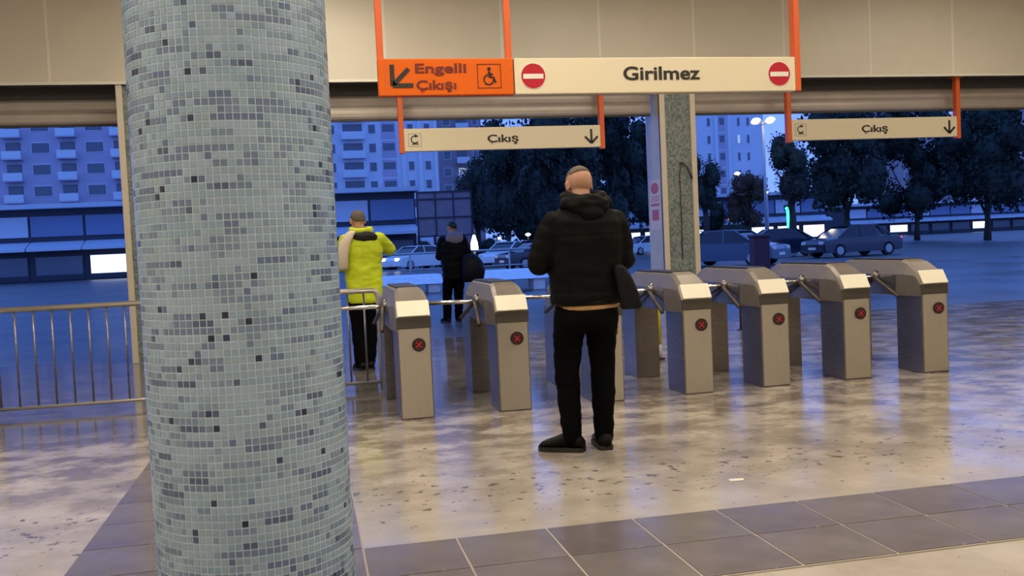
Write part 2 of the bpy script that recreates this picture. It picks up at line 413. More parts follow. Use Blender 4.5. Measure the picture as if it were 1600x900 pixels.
# poster on pillar's left cheek (faces -X)
po = thing('poster', 'white and pink poster on the left cheek of the mosaic pillar', 'poster', (PX0+.022, YW+.38, 1.72))
MB().box(0, .003, -.2, .2, -.35, .35).build('paper', M['poster'], po)
MB().disc((-.001, .0, .22), .001, (.0005, 0, 0), axis='X').build('dot', M['poster_red'], po)
pr = MB(); pr.prism([(-.002, .15*math.cos(2*PI*k/20), .23+.08*math.sin(2*PI*k/20)) for k in range(20)], (.002, 0, 0))
pr.box(-.002, 0, -.16, .16, -.02, .015); pr.box(-.002, 0, -.13, .13, -.22, -.07)
for i in range(3): pr.box(-.002, 0, -.15, .15, .05+i*.03, .06+i*.03)
pr.build('print', M['poster_red'], po)
# cable on pillar
cb = MB(); p0 = at(1081, 254, YW-.02); 
cb.tube([(5.10, YW+.03, .95), (5.105, YW+.022, 1.6), (5.10, YW+.022, 2.1), (5.12, YW+.02, 2.28)], .008, 8)
cb.tube([(5.12, YW+.02, 2.28), (5.20, YW-.0, 2.22), (5.27, YW-.01, 2.05)], .012, 8)
tag(cb.build('cable', M['darkpaint'], None, True), 'thin dark cable running down the face of the mosaic pillar', 'cable')

# roller shutters, raised
def shutter(x0, x1, label):
    t = thing('roller_shutter', label, 'shutter', ((x0+x1)/2, YW+.36, 2.99)); w = (x1-x0)/2-.01
    h = .15
    for k in range(2):
        z = k*h; rr = []
        pro = [(-.012, z+.0), (-.03, z+.03), (-.034, z+h*.5), (-.03, z+h-.03), (-.012, z+h-.001), (.012, z+h-.001), (.012, z+.0)]
        MB().prism([(-w, y, zz) for y, zz in pro], (2*w, 0, 0)).build('slat', M['slat'], t)
    MB().box(-w, w, -.016, .016, -.03, .004, b=.004).build('bottom_bar', M['soffit'], t)
    MB().box(-w, w, -.02, .16, 2*h-.002, ZC-3.0, b=.01).build('shutter_box', M['soffit'], t)  # dark colour paints the unlit gap above the slats
    return t
shutter(-1.64, PX0, 'raised grey roller shutter over the middle exit opening behind the exit sign')
shutter(PX1, 11.9, 'raised grey roller shutter over the right exit opening')
shutter(XL+.02, -2.16, 'raised grey roller shutter left of the round blue column')

# ------------------------------------------------------------------ ceiling lights
def ceiling_light(x, y, label, k=1.0, w=1.2, d=.3, group=None):
    t = thing('ceiling_light', label, 'lamp', (x, y, ZC), 0, group)
    MB().box(-w/2-.03, w/2+.03, -d/2-.03, d/2+.03, -.07, -.001, b=.008).build('housing', M['lamp_house'], t)
    MB().box(-w/2, w/2, -d/2, d/2, -.075, -.068).build('diffuser', M['lamp_diff'], t)
    l = bpy.data.lights.new('lamp_light', 'AREA'); l.shape = 'RECTANGLE'; l.size = w; l.size_y = d; l.energy = LAMP_W*k
    l.color = (1.0, .90, .74)
    o = bpy.data.objects.new('lamp_light', l); COL.objects.link(o); o.parent = t; o.location = (0, 0, -.085)
    return t
for y in (-3.6, -.4, 2.8, 6.0):
    for x in (-4.4, -1.4, 1.6, 4.6, 7.6, 10.6):
        ceiling_light(x, y, 'long white ceiling light panel of the hall ceiling rows', k=(.55 if y < 1 else 1.05)*(1.1 if x < 3 else .7), group='hall ceiling light panels')
ceiling_light(.1, 10.6, 'white ceiling light panel nearest the cream panels above the exit', 1.45)
ceiling_light(4.2, 9.6, 'added unseen ceiling light panel in front of the mosaic pillar', 1.1)  # unseen lamp, added to brighten the middle of the cream fascia
ceiling_light(9.2, 10.2, 'white ceiling light panel by the right exit opening', .8)

# ------------------------------------------------------------------ round mosaic column
CX, CY, CR = -.235, 3.65, .352
colm = thing('round_column', 'large round column covered in small blue and grey mosaic tiles', 'column', (CX, CY, 0))
NT = 88; PIT = 2*PI*CR/NT
shaft = MB(); rings = []
for z in (0, ZC): rings.append([Vector((math.cos(2*PI*k/NT)*(CR-.0012), math.sin(2*PI*k/NT)*(CR-.0012), z)) for k in range(NT)])
shaft.loft(rings).build('shaft', M['shaft'], colm)
nrow = int(4.7/PIT)
ang0 = math.atan2(-CY, -CX)
def tile_class(st):
    r = random.random()
    # runs of like tiles along a row
    if random.random() < st['keep'] and st['c'] is not None and st['c'] < 9: return st['c']
    cum = [.17, .34, .48, .60, .70, .80, .875, .93, .962, .984, 1.0]
    for i, c in enumerate(cum):
        if r <= c: st['c'] = i; return i
    return 0
g = PIT*.07; th = .0018
tm = []
half = PIT/2-g
for c in range(len(TILES)):
    b = MB(); q = half
    b.add([(-q,0,-q),(q,0,-q),(q,0,q),(-q,0,q),(-q*.9,-th,-q*.9),(q*.9,-th,-q*.9),(q*.9,-th,q*.9),(-q*.9,-th,q*.9)],
          [(4,5,6,7),(0,1,5,4),(1,2,6,5),(2,3,7,6),(3,0,4,7)])
    me = b.mesh('tile'); me.materials.append(TILES[c]); tm.append(me)
rest = MB(); single = []
allt = []
for r in range(nrow):
    st = {'keep': .5, 'c': None}
    z = (r+.5)*PIT
    for k in range(NT):
        a = 2*PI*(k+.5)/NT
        c = tile_class(st)
        da = (a-ang0+PI) % (2*PI)-PI
        n = Vector((math.cos(a), math.sin(a), 0)); p = n*(CR-.0014)+Vector((0, 0, z))
        vis = (CAM-Vector((CX, CY, 0))-p); sc_ = n.dot(vis.normalized())/vis.length
        allt.append((sc_, a, z, c))
allt.sort(key=lambda q: -q[0])
for i, (s_, a, z, c) in enumerate(allt):
    ca, sa = math.cos(a), math.sin(a)
    jit = random.uniform(-.0006, .0006)
    if i < 300:
        o = link('tile', tm[c], colm, (ca*(CR-.0014+jit), sa*(CR-.0014+jit), z)); o.rotation_euler = (0, 0, a+PI/2)
    else:
        t0 = (-sa, ca); vs = []
        for v in tm[c].vertices:
            x, y, zz = v.co
            rr = CR-.0014+jit-y
            vs.append((ca*rr+t0[0]*x, sa*rr+t0[1]*x, z+zz))
        rest.add(vs, [tuple(p.vertices) for p in tm[c].polygons], c)
ro = rest.build('mosaic_tiles', TILES, colm); ro['kind'] = 'stuff'
# ------------------------------------------------------------------ hanging signs
def arrow(mb, c, ang, L, w, hw, y):
    """arrow pointing along ang in the XZ plane, chevron head"""
    c = Vector(c); d = Vector((math.cos(ang), 0, math.sin(ang))); n = Vector((-d.z, 0, d.x))
    def quad(a, b, ww):
        dd = (b-a).normalized(); nn = Vector((-dd.z, 0, dd.x))*ww/2
        mb.prism([a-nn, b-nn, b+nn, a+nn], (0, y, 0))
    tip = c+d*L/2
    quad(c-d*L/2, tip-d*w*.5, w)
    for s in (-1, 1):
        quad(tip+d*0.0, tip-d*hw*.75+n*s*hw*.75, w)
def hang(t, x, zb, ztop, tw=.05, td=.045):
    MB().box(x-tw/2, x+tw/2, -td/2, td/2, zb, ztop-.001, b=.006).build('hanger', M['orange_tube'], t)
    MB().box(x-.08, x+.08, -.06, .06, ztop-.012, ztop-.001).build('ceiling_plate', M['orange_tube'], t)
YS, ZB, ZT = 7.5, 2.437, 2.722
SH = ZT-ZB
# disabled exit sign
t = thing('hanging_sign', 'orange hanging sign for the disabled exit with arrow and wheelchair symbol', 'sign', (1.145, YS, ZB))
w = .53
MB().box(-w, w, -.045, .045, 0, SH, b=.008).build('board', M['orange'], t)
for s in (-1, 1): MB().box(s*(w-.055)-.004, s*(w-.055)+.004, -.0475, -.044, .0, SH).build('edge_seam', M['orange_tube'], t)
hang(t, -w+.025, SH-.01, ZC-ZB); hang(t, w-.025, SH-.01, ZC-ZB)
a_ = MB(); arrow(a_, (-.36, -.046, SH*.5), math.radians(225), .18, .034, .15, -.004); a_.build('arrow', M['ink'], t)
text_mesh('Engelli', .1, .40, 'lettering', M['brown_ink'], t, (-.045, -.047, SH*.72), bold=.002)
text_mesh('Çıkışı', .1, .31, 'lettering', M['brown_ink'], t, (-.085, -.047, SH*.27), bold=.002)
fx, fz, q = .335, SH*.51, .095
fr = MB()
for (x0, x1, z0, z1) in ((-q, q, q-.006, q), (-q, q, -q, -q+.006), (-q, -q+.006, -q, q), (q-.006, q, -q, q)): fr.box(fx+x0, fx+x1, -.048, -.044, fz+z0, fz+z1)
fr.build('symbol_frame', M['brown_ink'], t)
wc = MB()
wc.tube([(fx+.038*math.cos(a)-.005, -.0465, fz-.028+.038*math.sin(a)) for a in [math.radians(100+20*k) for k in range(14)]], .006, 6)
wc.tube([(fx, -.0465, fz+.036), (fx+.004, -.0465, fz-.008)], .010, 6)
wc.sphere((fx, -.0465, fz+.058), .014, 10, 8)
wc.tube([(fx+.004, -.0465, fz-.008), (fx+.035, -.0465, fz-.010), (fx+.052, -.0465, fz-.052)], .007, 6)
wc.tube([(fx, -.0465, fz+.016), (fx+.03, -.0465, fz+.014)], .006, 6)
wc.build('wheelchair_symbol', M['ink'], t)
# no entry sign
t = thing('hanging_sign', 'long cream hanging sign reading Girilmez with two red no entry discs', 'sign', (2.895, YS, ZB))
w = 1.21
MB().box(-w, w, -.045, .045, 0, SH, b=.008).build('board', M['cream'], t)
hang(t, w+.026, 0, ZC-ZB, .052, .09)
def no_entry(t, x):
    d = MB().disc((x, -.045, SH*.5), .098, (0, -.004, 0), 36).build('no_entry_disc', M['red'], t)
    MB().box(x-.082, x+.082, -.0515, -.0485, SH*.5-.021, SH*.5+.017).build('white_bar', M['white'], d)
    rim = MB().tube([(x+.1*math.cos(2*PI*k/36), -.047, SH*.5+.1*math.sin(2*PI*k/36)) for k in range(37)], .003, 5).build('rim', M['white'], d)
no_entry(t, -1.06); no_entry(t, 1.06)
text_mesh('Girilmez', .15, .66, 'lettering', M['ink'], t, (.02, -.047, SH*.53), bold=.003)
# exit signs
def exit_sign(x0, x1, label, Y=12.62, zb=2.52):
    t = thing('hanging_sign', label, 'sign', ((x0+x1)/2, Y, zb)); w = (x1-x0)/2; h = .305
    MB().box(-w+.045, w-.045, -.04, .04, 0.004, h-.004, b=.008).build('board', M['cream'], t)
    hang(t, -w+.03, -.02, ZF-zb+.004, .066, .09); hang(t, w-.03, -.02, ZF-zb+.004, .066, .09)
    ix = -w+.20; q = .085; fr = MB(); z = h/2
    for (a, b, c, d) in ((-q, q, q-.005, q), (-q, q, -q, -q+.005), (-q, -q+.005, -q, q), (q-.005, q, -q, q)): fr.box(ix+a, ix+b, -.043, -.039, z+c, z+d)
    fr.build('symbol_frame', M['grey_ink'], t)
    ic = MB(); ic.tube([(ix+.048*math.cos(a), -.0415, z+.008+.045*math.sin(a)) for a in [math.radians(75+18*k) for k in range(15)]], .007, 6)
    ic.tube([(ix-.04, -.0415, z-.052), (ix+.045, -.0415, z-.052)], .007, 6)
    ic.prism([(ix, -.04, z+.075), (ix+.05, -.04, z+.05), (ix, -.04, z+.03)], (0, -.004, 0))
    ic.build('exit_symbol', M['ink'], t)
    text_mesh('Çıkış', .14, .42, 'lettering', M['ink'], t, (-.02, -.042, h*.47), bold=.003)
    a = MB(); arrow(a, (w-.19, -.0405, h*.5), -PI/2, .19, .03, .12, -.004); a.build('arrow', M['ink'], t)
    return t
exit_sign(1.27, 4.06, 'lower cream Çıkış exit sign with down arrow over the middle opening')
exit_sign(6.78, 9.57, 'lower cream exit sign over the right opening, half hidden at right', zb=2.54)

# ------------------------------------------------------------------ turnstiles
GW = .128; GL = 1.42
def make_turnstile(label, x, y):
    t = thing('turnstile', label, 'turnstile', (x, y, 0), 0, 'row of steel turnstiles')
    # legs
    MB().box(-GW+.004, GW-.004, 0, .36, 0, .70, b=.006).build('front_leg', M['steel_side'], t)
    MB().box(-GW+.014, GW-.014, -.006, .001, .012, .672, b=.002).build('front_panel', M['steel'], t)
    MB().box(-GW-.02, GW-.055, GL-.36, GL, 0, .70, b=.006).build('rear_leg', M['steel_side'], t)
    # housing: hood profile extruded, narrowing upwards, with chamfered corners
    def ring(y, zt, wt, wb, zb=.665):
        return [Vector((-wb, y, zb)), Vector((wb, y, zb)), Vector((wb, y, min(zt, .84))), Vector((wt+.004, y, zt-.02)), Vector((wt-.03, y, zt)), Vector((-wt+.03, y, zt)), Vector((-wt-.004, y, zt-.02)), Vector((-wb, y, min(zt, .84)))]
    h = MB()
    def rg(y, zt, wt, wb):
        z1 = min(.84, zt-.05)
        return [Vector((-wb, y, .655)), Vector((wb, y, .655)), Vector((wb, y, z1)), Vector((wt, y, zt-.018)), Vector((wt-.03, y, zt)), Vector((-wt+.03, y, zt)), Vector((-wt, y, zt-.018)), Vector((-wb, y, z1))]
    h.loft([rg(.0, .765, .126, .128), rg(.022, .80, .124, .129), rg(.075, .876, .122, .132), rg(.20, .945, .112, .146), rg(.30, .968, .106, .15),
            rg(GL-.30, .968, .106, .15), rg(GL-.20, .945, .112, .146), rg(GL-.075, .876, .122, .132), rg(GL-.022, .80, .124, .129), rg(GL, .765, .126, .128)])
    h.build('housing', M['hood'], t)
    for s in (-1, 1):
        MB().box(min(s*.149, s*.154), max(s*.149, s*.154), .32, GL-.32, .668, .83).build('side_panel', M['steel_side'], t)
        MB().box(-.09, .09, .3, GL-.3, .966, .972).build('lid', M['black'], t) if s == 1 else None
    MB().box(-GW, GW, -.010, .03, .672, .757, b=.004).build('band', M['steel_band'], t)
    # sloped reader plate on the front
    d = Vector((0, .072, .108)); n = Vector((0, -.108, .072)).normalized()*.014
    a = Vector((-.117, -.012, .760)); b = Vector((.121, -.012, .760))
    MB().prism([a, b, b+d, a+d], n).build('reader_plate', M['plate'], t)
    # indicator
    ind = MB().disc((.03, -.006, .551), .05, (0, -.010, 0), 24).build('indicator', M['black'], t)
    c = MB()
    for s in (-1, 1):
        dv = Vector((s*.019, 0, .019)); nn = Vector((-.022*s, 0, .022)).normalized()*.0045*1.0
        nn = Vector((.0033, 0, -.0033*s)); p = Vector((.03, -.0165, .551))
        c.prism([p-dv-nn, p+dv-nn, p+dv+nn, p-dv+nn], (0, -.003, 0))
    for k in range(12):
        aa = 2*PI*k/12
        c.box(.03+.033*math.cos(aa)-.0025, .03+.033*math.cos(aa)+.0025, -.0185, -.0165, .551+.033*math.sin(aa)-.0025, .551+.033*math.sin(aa)+.0025)
    c.build('red_cross', M['led'], ind)
    # tripod on the left flank
    hub = Vector((-.158, .62, .825)); axis = Vector((-1, 0, -1)).normalized()
    MB().tube([hub+Vector((.03, 0, .0)), hub+axis*.03], [.055, .034], 18).build('hub', M['steel_side'], t, True)
    d0 = Vector((-1, 0, 0.0))
    for q, L in ((Vector((-1, 0, .01)), .40), (Vector((-.10, -.93, -.34)).normalized(), .46), (Vector((-.10, .93, -.34)).normalized(), .46)):
        MB().tube([hub+axis*.02, hub+axis*.02+q*.05, hub+axis*.02+q*L], [.017, .0165, .0165], 12).build('arm', M['chrome'] if q.x < -.5 else M['steel_band'], t, True)
    return t
gates = [(.745, 7.04, 'first steel turnstile, beside the low railing and blue column'),
         (1.485, 7.04, 'second steel turnstile, left of the man in black'),
         (2.24, 7.08, 'steel turnstile mostly hidden behind the man in black'),
         (3.005, 7.13, 'steel turnstile in front of the mosaic pillar, right of the man in black'),
         (3.70, 7.18, 'steel turnstile in front of the right exit opening'),
         (4.45, 7.20, 'steel turnstile second from the right end of the row'),
         (5.20, 7.22, 'steel turnstile at the right end of the row')]
first = None
for x, y, lab in gates:
    if first is None: first = make_turnstile(lab, x, y)
    else:
        c = copy_tree(first); c.location = (x, y, 0); c['label'] = lab
# ------------------------------------------------------------------ railing at the left
t = thing('railing', 'low steel railing with upright bars between blue column and first turnstile', 'railing', (-1.2, 8.72, 0))
MB().tube([(-1.4, 0, .90), (1.76, 0, .90), (1.80, 0, .885), (1.815, 0, .84), (1.815, 0, 0)], .024, 12).build('top_rail', M['rail'], t, True)
MB().tube([(-1.4, 0, .07), (1.815, 0, .07)], .016, 10).build('bottom_rail', M['rail'], t, True)
for k in range(22): 
    x = -1.36+k*.145
    MB().tube([(x, 0, .06), (x, 0, .89)], .009, 8).build('bar', M['steel_side'], t, True)
MB().tube([(-1.4, 0, 0), (-1.4, 0, .90)], .024, 12).build('post', M['rail'], t, True)
# ------------------------------------------------------------------ posts seen between the gates
t = thing('post', 'slim yellow and white post seen behind the turnstile row', 'post', (3.50, 9.33, 0))
MB().disc((0, 0, 0), .06, (0, 0, .02), 16, axis='Z').build('foot', M['darkpaint'], t)
MB().tube([(0, 0, .0), (0, 0, .16)], .03, 12).build('lower_tube', M['whitepaint'], t, True)
MB().tube([(0, 0, .16), (0, 0, .82)], .03, 12).build('upper_tube', M['yellow'], t, True)
pd = at(1160, 516, 1); d = pd-CAM; tt = -CAM.z/d.z; pf = CAM+d*tt
t = thing('post', 'slim dark post standing beyond the right turnstiles', 'post', (pf.x, pf.y, 0))
MB().disc((0, 0, 0), .07, (0, 0, .015), 16, axis='Z').build('foot', M['darkpaint'], t)
MB().tube([(0, 0, .0), (0, 0, .8)], .032, 12).build('tube', M['maroon'], t, True)
# paper scrap on floor
q = at(1150, 750, 1)-CAM; sp_ = CAM+q*(-CAM.z/q.z)
b = MB(); b.prism([(-.04, -.02, .0012), (.035, -.026, .0012), (.045, .014, .0012), (-.03, .024, .0012)], (0, 0, .0015))
tag(b.build('paper_scrap', M['white'], None, loc=(sp_.x, sp_.y, 0)), 'small white scrap of paper on the pale floor near the dark tiles', 'paper')
# ------------------------------------------------------------------ people
def remesh(mb, name, voxel, smooth=4, mats=None, parent=None, disp=None, loc=None, rot=None):
    """overlapping closed lumps -> one continuous surface"""
    me0 = mb.mesh('tmp'); o = bpy.data.objects.new('tmp', me0); COL.objects.link(o)
    md = o.modifiers.new('r', 'REMESH'); md.mode = 'VOXEL'; md.voxel_size = voxel; md.adaptivity = 0
    ms = o.modifiers.new('s', 'SMOOTH'); ms.factor = .5; ms.iterations = smooth
    bpy.context.view_layer.update()
    me = bpy.data.meshes.new_from_object(o.evaluated_get(bpy.context.evaluated_depsgraph_get()))
    bpy.data.objects.remove(o); bpy.data.meshes.remove(me0)
    me.name = name
    if disp:
        nrm = [v.normal.copy() for v in me.vertices]
        for v, n in zip(me.vertices, nrm): v.co += n*disp(v.co, n)
    me.materials.clear()
    for x in (mats if isinstance(mats, (list, tuple)) else [mats]): me.materials.append(x)
    me.polygons.foreach_set('use_smooth', [True]*len(me.polygons)); me.update()
    return link(name, me, parent, loc)
def ring_z(z, cx, cy, rx, ry, n=24, p=2.4):
    """superellipse ring"""
    r = []
    for k in range(n):
        a = 2*PI*k/n; c, s = math.cos(a), math.sin(a)
        r.append(Vector((cx+rx*math.copysign(abs(c)**(2/p), c), cy+ry*math.copysign(abs(s)**(2/p), s), z)))
    return r
def torso(mb, rows_, grow=0.0):
    mb.loft([ring_z(z, cx, cy, rx+grow, ry+grow) for z, cx, cy, rx, ry in rows_])
def folds(amp, sx, sy, sz, seed=0.0, amp2=0.0):
    def f(co, n):
        p = Vector((co.x*sx+seed, co.y*sy, co.z*sz))
        v = noise.noise(p); w_ = noise.noise(p*2.3+Vector((5, 3, 1)))
        return amp*(1-2*abs(v))*.6+amp*.5*w_ + (amp2*noise.noise(co*60) if amp2 else 0)
    return f
def lerp(a, b, t): return a+(b-a)*t
def hand(mb, wrist, fdir, palm_n, side, curl=.6, s=1.0):
    """palm plus five bent fingers; side=+1 thumb towards +cross"""
    f = Vector(fdir).normalized(); n = Vector(palm_n); n = (n-f*n.dot(f)).normalized(); c = f.cross(n)*side
    w = Vector(wrist)
    pc = w+f*.048*s
    rot = Matrix((c, f, n)).transposed()
    mb.sphere(pc, (.040*s, .052*s, .016*s), 14, 10, rot)
    lens = (.068, .076, .071, .056)
    for i, L in enumerate(lens):
        b = w+f*(.088-.004*abs(i-1.2))*s+c*(.030-.0195*i)*s
        d1 = (f+n*curl*.5).normalized(); d2 = (f*(1-curl*.6)+n*curl*1.1).normalized(); d3 = (f*(1-curl*1.2)+n*curl*1.3).normalized()
        p1 = b+d1*L*.45*s; p2 = p1+d2*L*.32*s; p3 = p2+d3*L*.25*s
        mb.limb([b-f*.02*s, b, p1, p2, p3], [.0088*s, .0092*s, .0085*s, .0078*s, .0066*s], 8)
    b = w+f*.028*s+c*.030*s
    p1 = b+(f*.6+c*.75+n*.25).normalized()*.036*s; p2 = p1+(f*.85+c*.3+n*.4).normalized()*.028*s
    mb.limb([b-c*.012*s, b, p1, p2], [.012*s, .0125*s, .010*s, .0082*s], 8)
def head(mb, c, rot, s=1.0):
    """c: centre of the skull; rot: 3x3 orientation, face towards local +Y"""
    def P(x, y, z): return c+rot @ (Vector((x, y, z))*s)
    def R(a): return tuple(q*s for q in a)
    mb.sphere(P(0, -.012, .022), R((.077, .096, .092)), 20, 14, rot)      # skull
    mb.sphere(P(0, .030, -.035), R((.062, .062, .080)), 18, 12, rot)      # face
    mb.sphere(P(0, .048, -.088), R((.038, .036, .030)), 14, 10, rot)      # chin
    for sgn in (-1, 1):
        mb.sphere(P(sgn*.040, .018, -.070), R((.026, .045, .034)), 12, 8, rot)   # jaw
        mb.sphere(P(sgn*.032, .085, -.020), R((.020, .010, .014)), 10, 8, rot)   # cheek
        mb.sphere(P(sgn*.030, .084, .020), R((.022, .011, .008)), 10, 8, rot)    # brow
        mb.sphere(P(sgn*.031, .082, .010), R((.016, .011, .006)), 10, 8, rot)    # upper lid
        mb.sphere(P(sgn*.031, .080, -.010), R((.015, .010, .005)), 10, 8, rot)   # lower lid
        er = rot @ Matrix.Rotation(sgn*-.35, 3, 'Z')
        mb.sphere(P(sgn*.081, -.004, -.006), R((.008, .016, .029)), 10, 8, er)   # ear
        mb.sphere(P(sgn*.083, -.006, .010), R((.009, .017, .015)), 10, 8, er)
    mb.tube([P(0, .090, .008), P(0, .104, -.020), P(0, .112, -.034)], [.008*s, .010*s, .013*s], 8)
    mb.sphere(P(0, .106, -.036), R((.017, .012, .010)), 10, 8, rot)
    mb.sphere(P(0, .090, -.060), R((.024, .010, .0065)), 10, 8, rot)              # lips
    mb.sphere(P(0, .088, -.073), R((.021, .010, .007)), 10, 8, rot)
def eyes(parent, c, rot, s=1.0):
    for sgn in (-1, 1):
        e = MB().sphere(c+rot @ (Vector((sgn*.031, .0815, .001))*s), .0105*s, 10, 8).build('eye', M['eye'], parent, True)
        MB().sphere(c+rot @ (Vector((sgn*.031, .0885, -.003))*s), .0050*s, 8, 6).build('iris', M['black'], e, True)
def hair_cap(parent, c, rot, material, s=1.0, zmin=.02, back=-.05, grow=1.035, front=.06):
    b = MB(); b.sphere((0, 0, 0), (.077*grow, .096*grow, .092*grow), 32, 22)
    keep = []
    vs = [Vector(v) for v in b.v]
    def ok(v):
        lim = zmin if v.y > front*.4 else zmin+(back-zmin)*min(1, max(0, (front*.4-v.y)/.09))
        return v.z > lim
    fs = [f for f in b.f if all(ok(vs[i]) for i in f)]
    used = sorted({i for f in fs for i in f}); mp = {i: k for k, i in enumerate(used)}
    q = MB(); n = len(used)
    outer = [c+rot @ ((vs[i]+Vector((0, -.012, .022)))*s) for i in used]; inner = [c+rot @ ((vs[i]*.93+Vector((0, -.012, .022)))*s) for i in used]
    q.add(outer+inner, [tuple(mp[i] for i in f) for f in fs]+[tuple(mp[i]+n for i in reversed(f)) for f in fs])
    ec = {}
    for f in fs:
        for a, bb in zip(f, f[1:]+f[:1]): ec[(mp[a], mp[bb])] = 1
    q.f += [(bb, a, a+n, bb+n) for (a, bb) in ec if (bb, a) not in ec]; q.mi = [0]*len(q.f)
    return q.build('hair', material, parent, True)
def shoe(parent, ankle, ang, L=.285, w=.05):
    """ang: direction of the toe in the ground plane from +Y, positive towards -X"""
    t = Vector((-math.sin(ang), math.cos(ang), 0)); sd = Vector((t.y, -t.x, 0)); a = Vector(ankle)
    heel = Vector((a.x, a.y, 0))-t*.075
    prof = [(0, .032, .075), (.03, .041, .115), (.08, .043, .130), (.13, .046, .112), (.18, .051, .088), (.23, .050, .07), (.265, .040, .055), (L, .020, .035)]
    b = MB(); so = MB()
    rg = []; rs = []
    for d, hw, h in prof:
        c = heel+t*d
        rg.append([c+sd*hw*math.cos(2*PI*k/14)*(.85 if math.sin(2*PI*k/14) > .5 else 1)+Vector((0, 0, .018+(h-.018)*(.5+.5*math.sin(2*PI*k/14)))) for k in range(14)])
        rs.append([c+sd*(hw+.005), c+sd*(hw+.005)+Vector((0, 0, .026)), c-sd*(hw+.005)+Vector((0, 0, .026)), c-sd*(hw+.005)])
    b.loft(rg); so.loft(rs)
    s = b.build('shoe', M['shoe'], parent, True); so.build('sole', M['sole'], s)
    return s
def legs_pts(J, s): return [J['hip'+s], J['knee'+s], J['ank'+s]]
V = Vector
# ---- the man in black
man_loc = (1.62, 5.55, 0)
J = dict(hipL=V((-.095, 0, .88)), hipR=V((.095, 0, .88)), kneeL=V((-.118, .035, .475)), kneeR=V((.108, .03, .475)),
         ankL=V((-.118, -.02, .09)), ankR=V((.085, -.01, .09)))
shL, shR = V((-.165, .0, 1.365)), V((.20, .0, 1.365)); elL, elR = V((-.262, .02, 1.135)), V((.262, .02, 1.135))
wrL, wrR = V((-.115, .26, 1.14)), V((.145, .26, 1.14))
hc = V((.022, .085, 1.595)); hrot = Euler((math.radians(-24), 0, math.radians(10))).to_matrix()
body = MB()
TR = [(.80, .005, 0, .155, .105), (.90, .005, 0, .165, .115), (1.02, .008, 0, .150, .108), (1.18, .010, .0, .172, .115), (1.32, .012, -.01, .185, .115), (1.40, .014, -.01, .165, .095), (1.45, .014, .0, .10, .07)]
torso(body, TR)
body.limb([V((.015, .0, 1.42)), V((.018, .035, 1.50)), hc+V((0, -.02, -.03))], [.062, .058, .058])
head(body, hc, hrot)
for s, sh, el, wr in ((-1, shL, elL, wrL), (1, shR, elR, wrR)):
    body.limb([sh, lerp(sh, el, .5), el], [.055, .048, .040]); body.limb([el, lerp(el, wr, .4), wr], [.040, .038, .026])
    hand(body, wr, V((-s*.45, .75, .25)), V((-s*.3, -.2, .9)), s, .55)
for s in 'LR':
    h, k, a = legs_pts(J, s)
    body.limb([h, lerp(h, k, .5), k], [.085, .072, .052]); body.limb([k, lerp(k, a, .35), a], [.050, .052, .036])
    ang = 1.0 if s == 'L' else -.12
    td = V((-math.sin(ang), math.cos(ang), 0))
    body.limb([a+V((0, 0, -.035))-td*.03, a+V((0, 0, -.045))+td*.12], [.028, .024])
man = remesh(body, 'person', .005, 2, M['skin'], loc=man_loc)
tag(man, 'person in black hooded jacket and trousers seen from behind, standing before the turnstiles', 'person')
eyes(man, hc, hrot)
hair_cap(man, hc, hrot, M['hair'], 1.0, .035, .022, 1.03)
# jacket
jk = MB()
JT = [(.885, .010, -.005, .210, .150), (.93, .010, -.005, .216, .158), (1.02, .012, -.005, .214, .155), (1.15, .015, -.005, .218, .155), (1.28, .018, -.01, .226, .152), (1.37, .018, -.012, .222, .140), (1.43, .018, -.01, .185, .115), (1.475, .018, .0, .12, .09), (1.505, .018, .01, .085, .075)]
torso(jk, JT)
for s, sh, el, wr in ((-1, shL, elL, wrL), (1, shR, elR, wrR)):
    jk.limb([sh+V((0, -.01, -.005)), lerp(sh, el, .5)+V((s*.012, 0, 0)), el], [.082, .078, .068])
    jk.limb([el, lerp(el, wr, .5), lerp(el, wr, .96)], [.068, .060, .046])
fo = folds(.011, 3.2, 3.2, 9.0, 1.7)
def jfold(co, n):
    seam = -.004 if abs(co.z-1.285) < .006 and co.y < 0 and abs(co.x) < .2 else 0
    return fo(co, n)+seam-.004*math.exp(-((co.z-.955)/.012)**2)
jo = remesh(jk, 'jacket', .0095, 5, M['jacket'], man, jfold)
# hood folded on the back
hd = MB()
nk = V((.020, .005, 1.505))
loop = []
for k in range(17):
    a = math.radians(-250+320*k/16-20)
    loop.append(nk+V((.105*math.cos(a), .085*math.sin(a), .012-.030*max(0, -math.sin(a)))))
hd.tube(loop, .040, 12)
for p in (loop[0], loop[-1]): hd.sphere(p, .04)
hd.sphere(nk+V((0, -.105, -.045)), (.125, .055, .075), 20, 14)
hd.sphere(nk+V((0.005, -.125, -.085)), (.075, .05, .055), 18, 12)
hd.sphere(nk+V((-.105, -.05, -.03)), (.05, .06, .045), 14, 10); hd.sphere(nk+V((.11, -.05, -.03)), (.05, .06, .045), 14, 10)
hf = folds(.012, 7, 7, 16, 4.2)
remesh(hd, 'hood', .008, 4, M['jacket'], jo, hf)
MB().loft([ring_z(.878, .010, -.005, .206, .147), ring_z(.892, .010, -.005, .214, .155), ring_z(.905, .010, -.005, .213, .155)]).build('hem_band', M['jacket_trim'], jo, True)
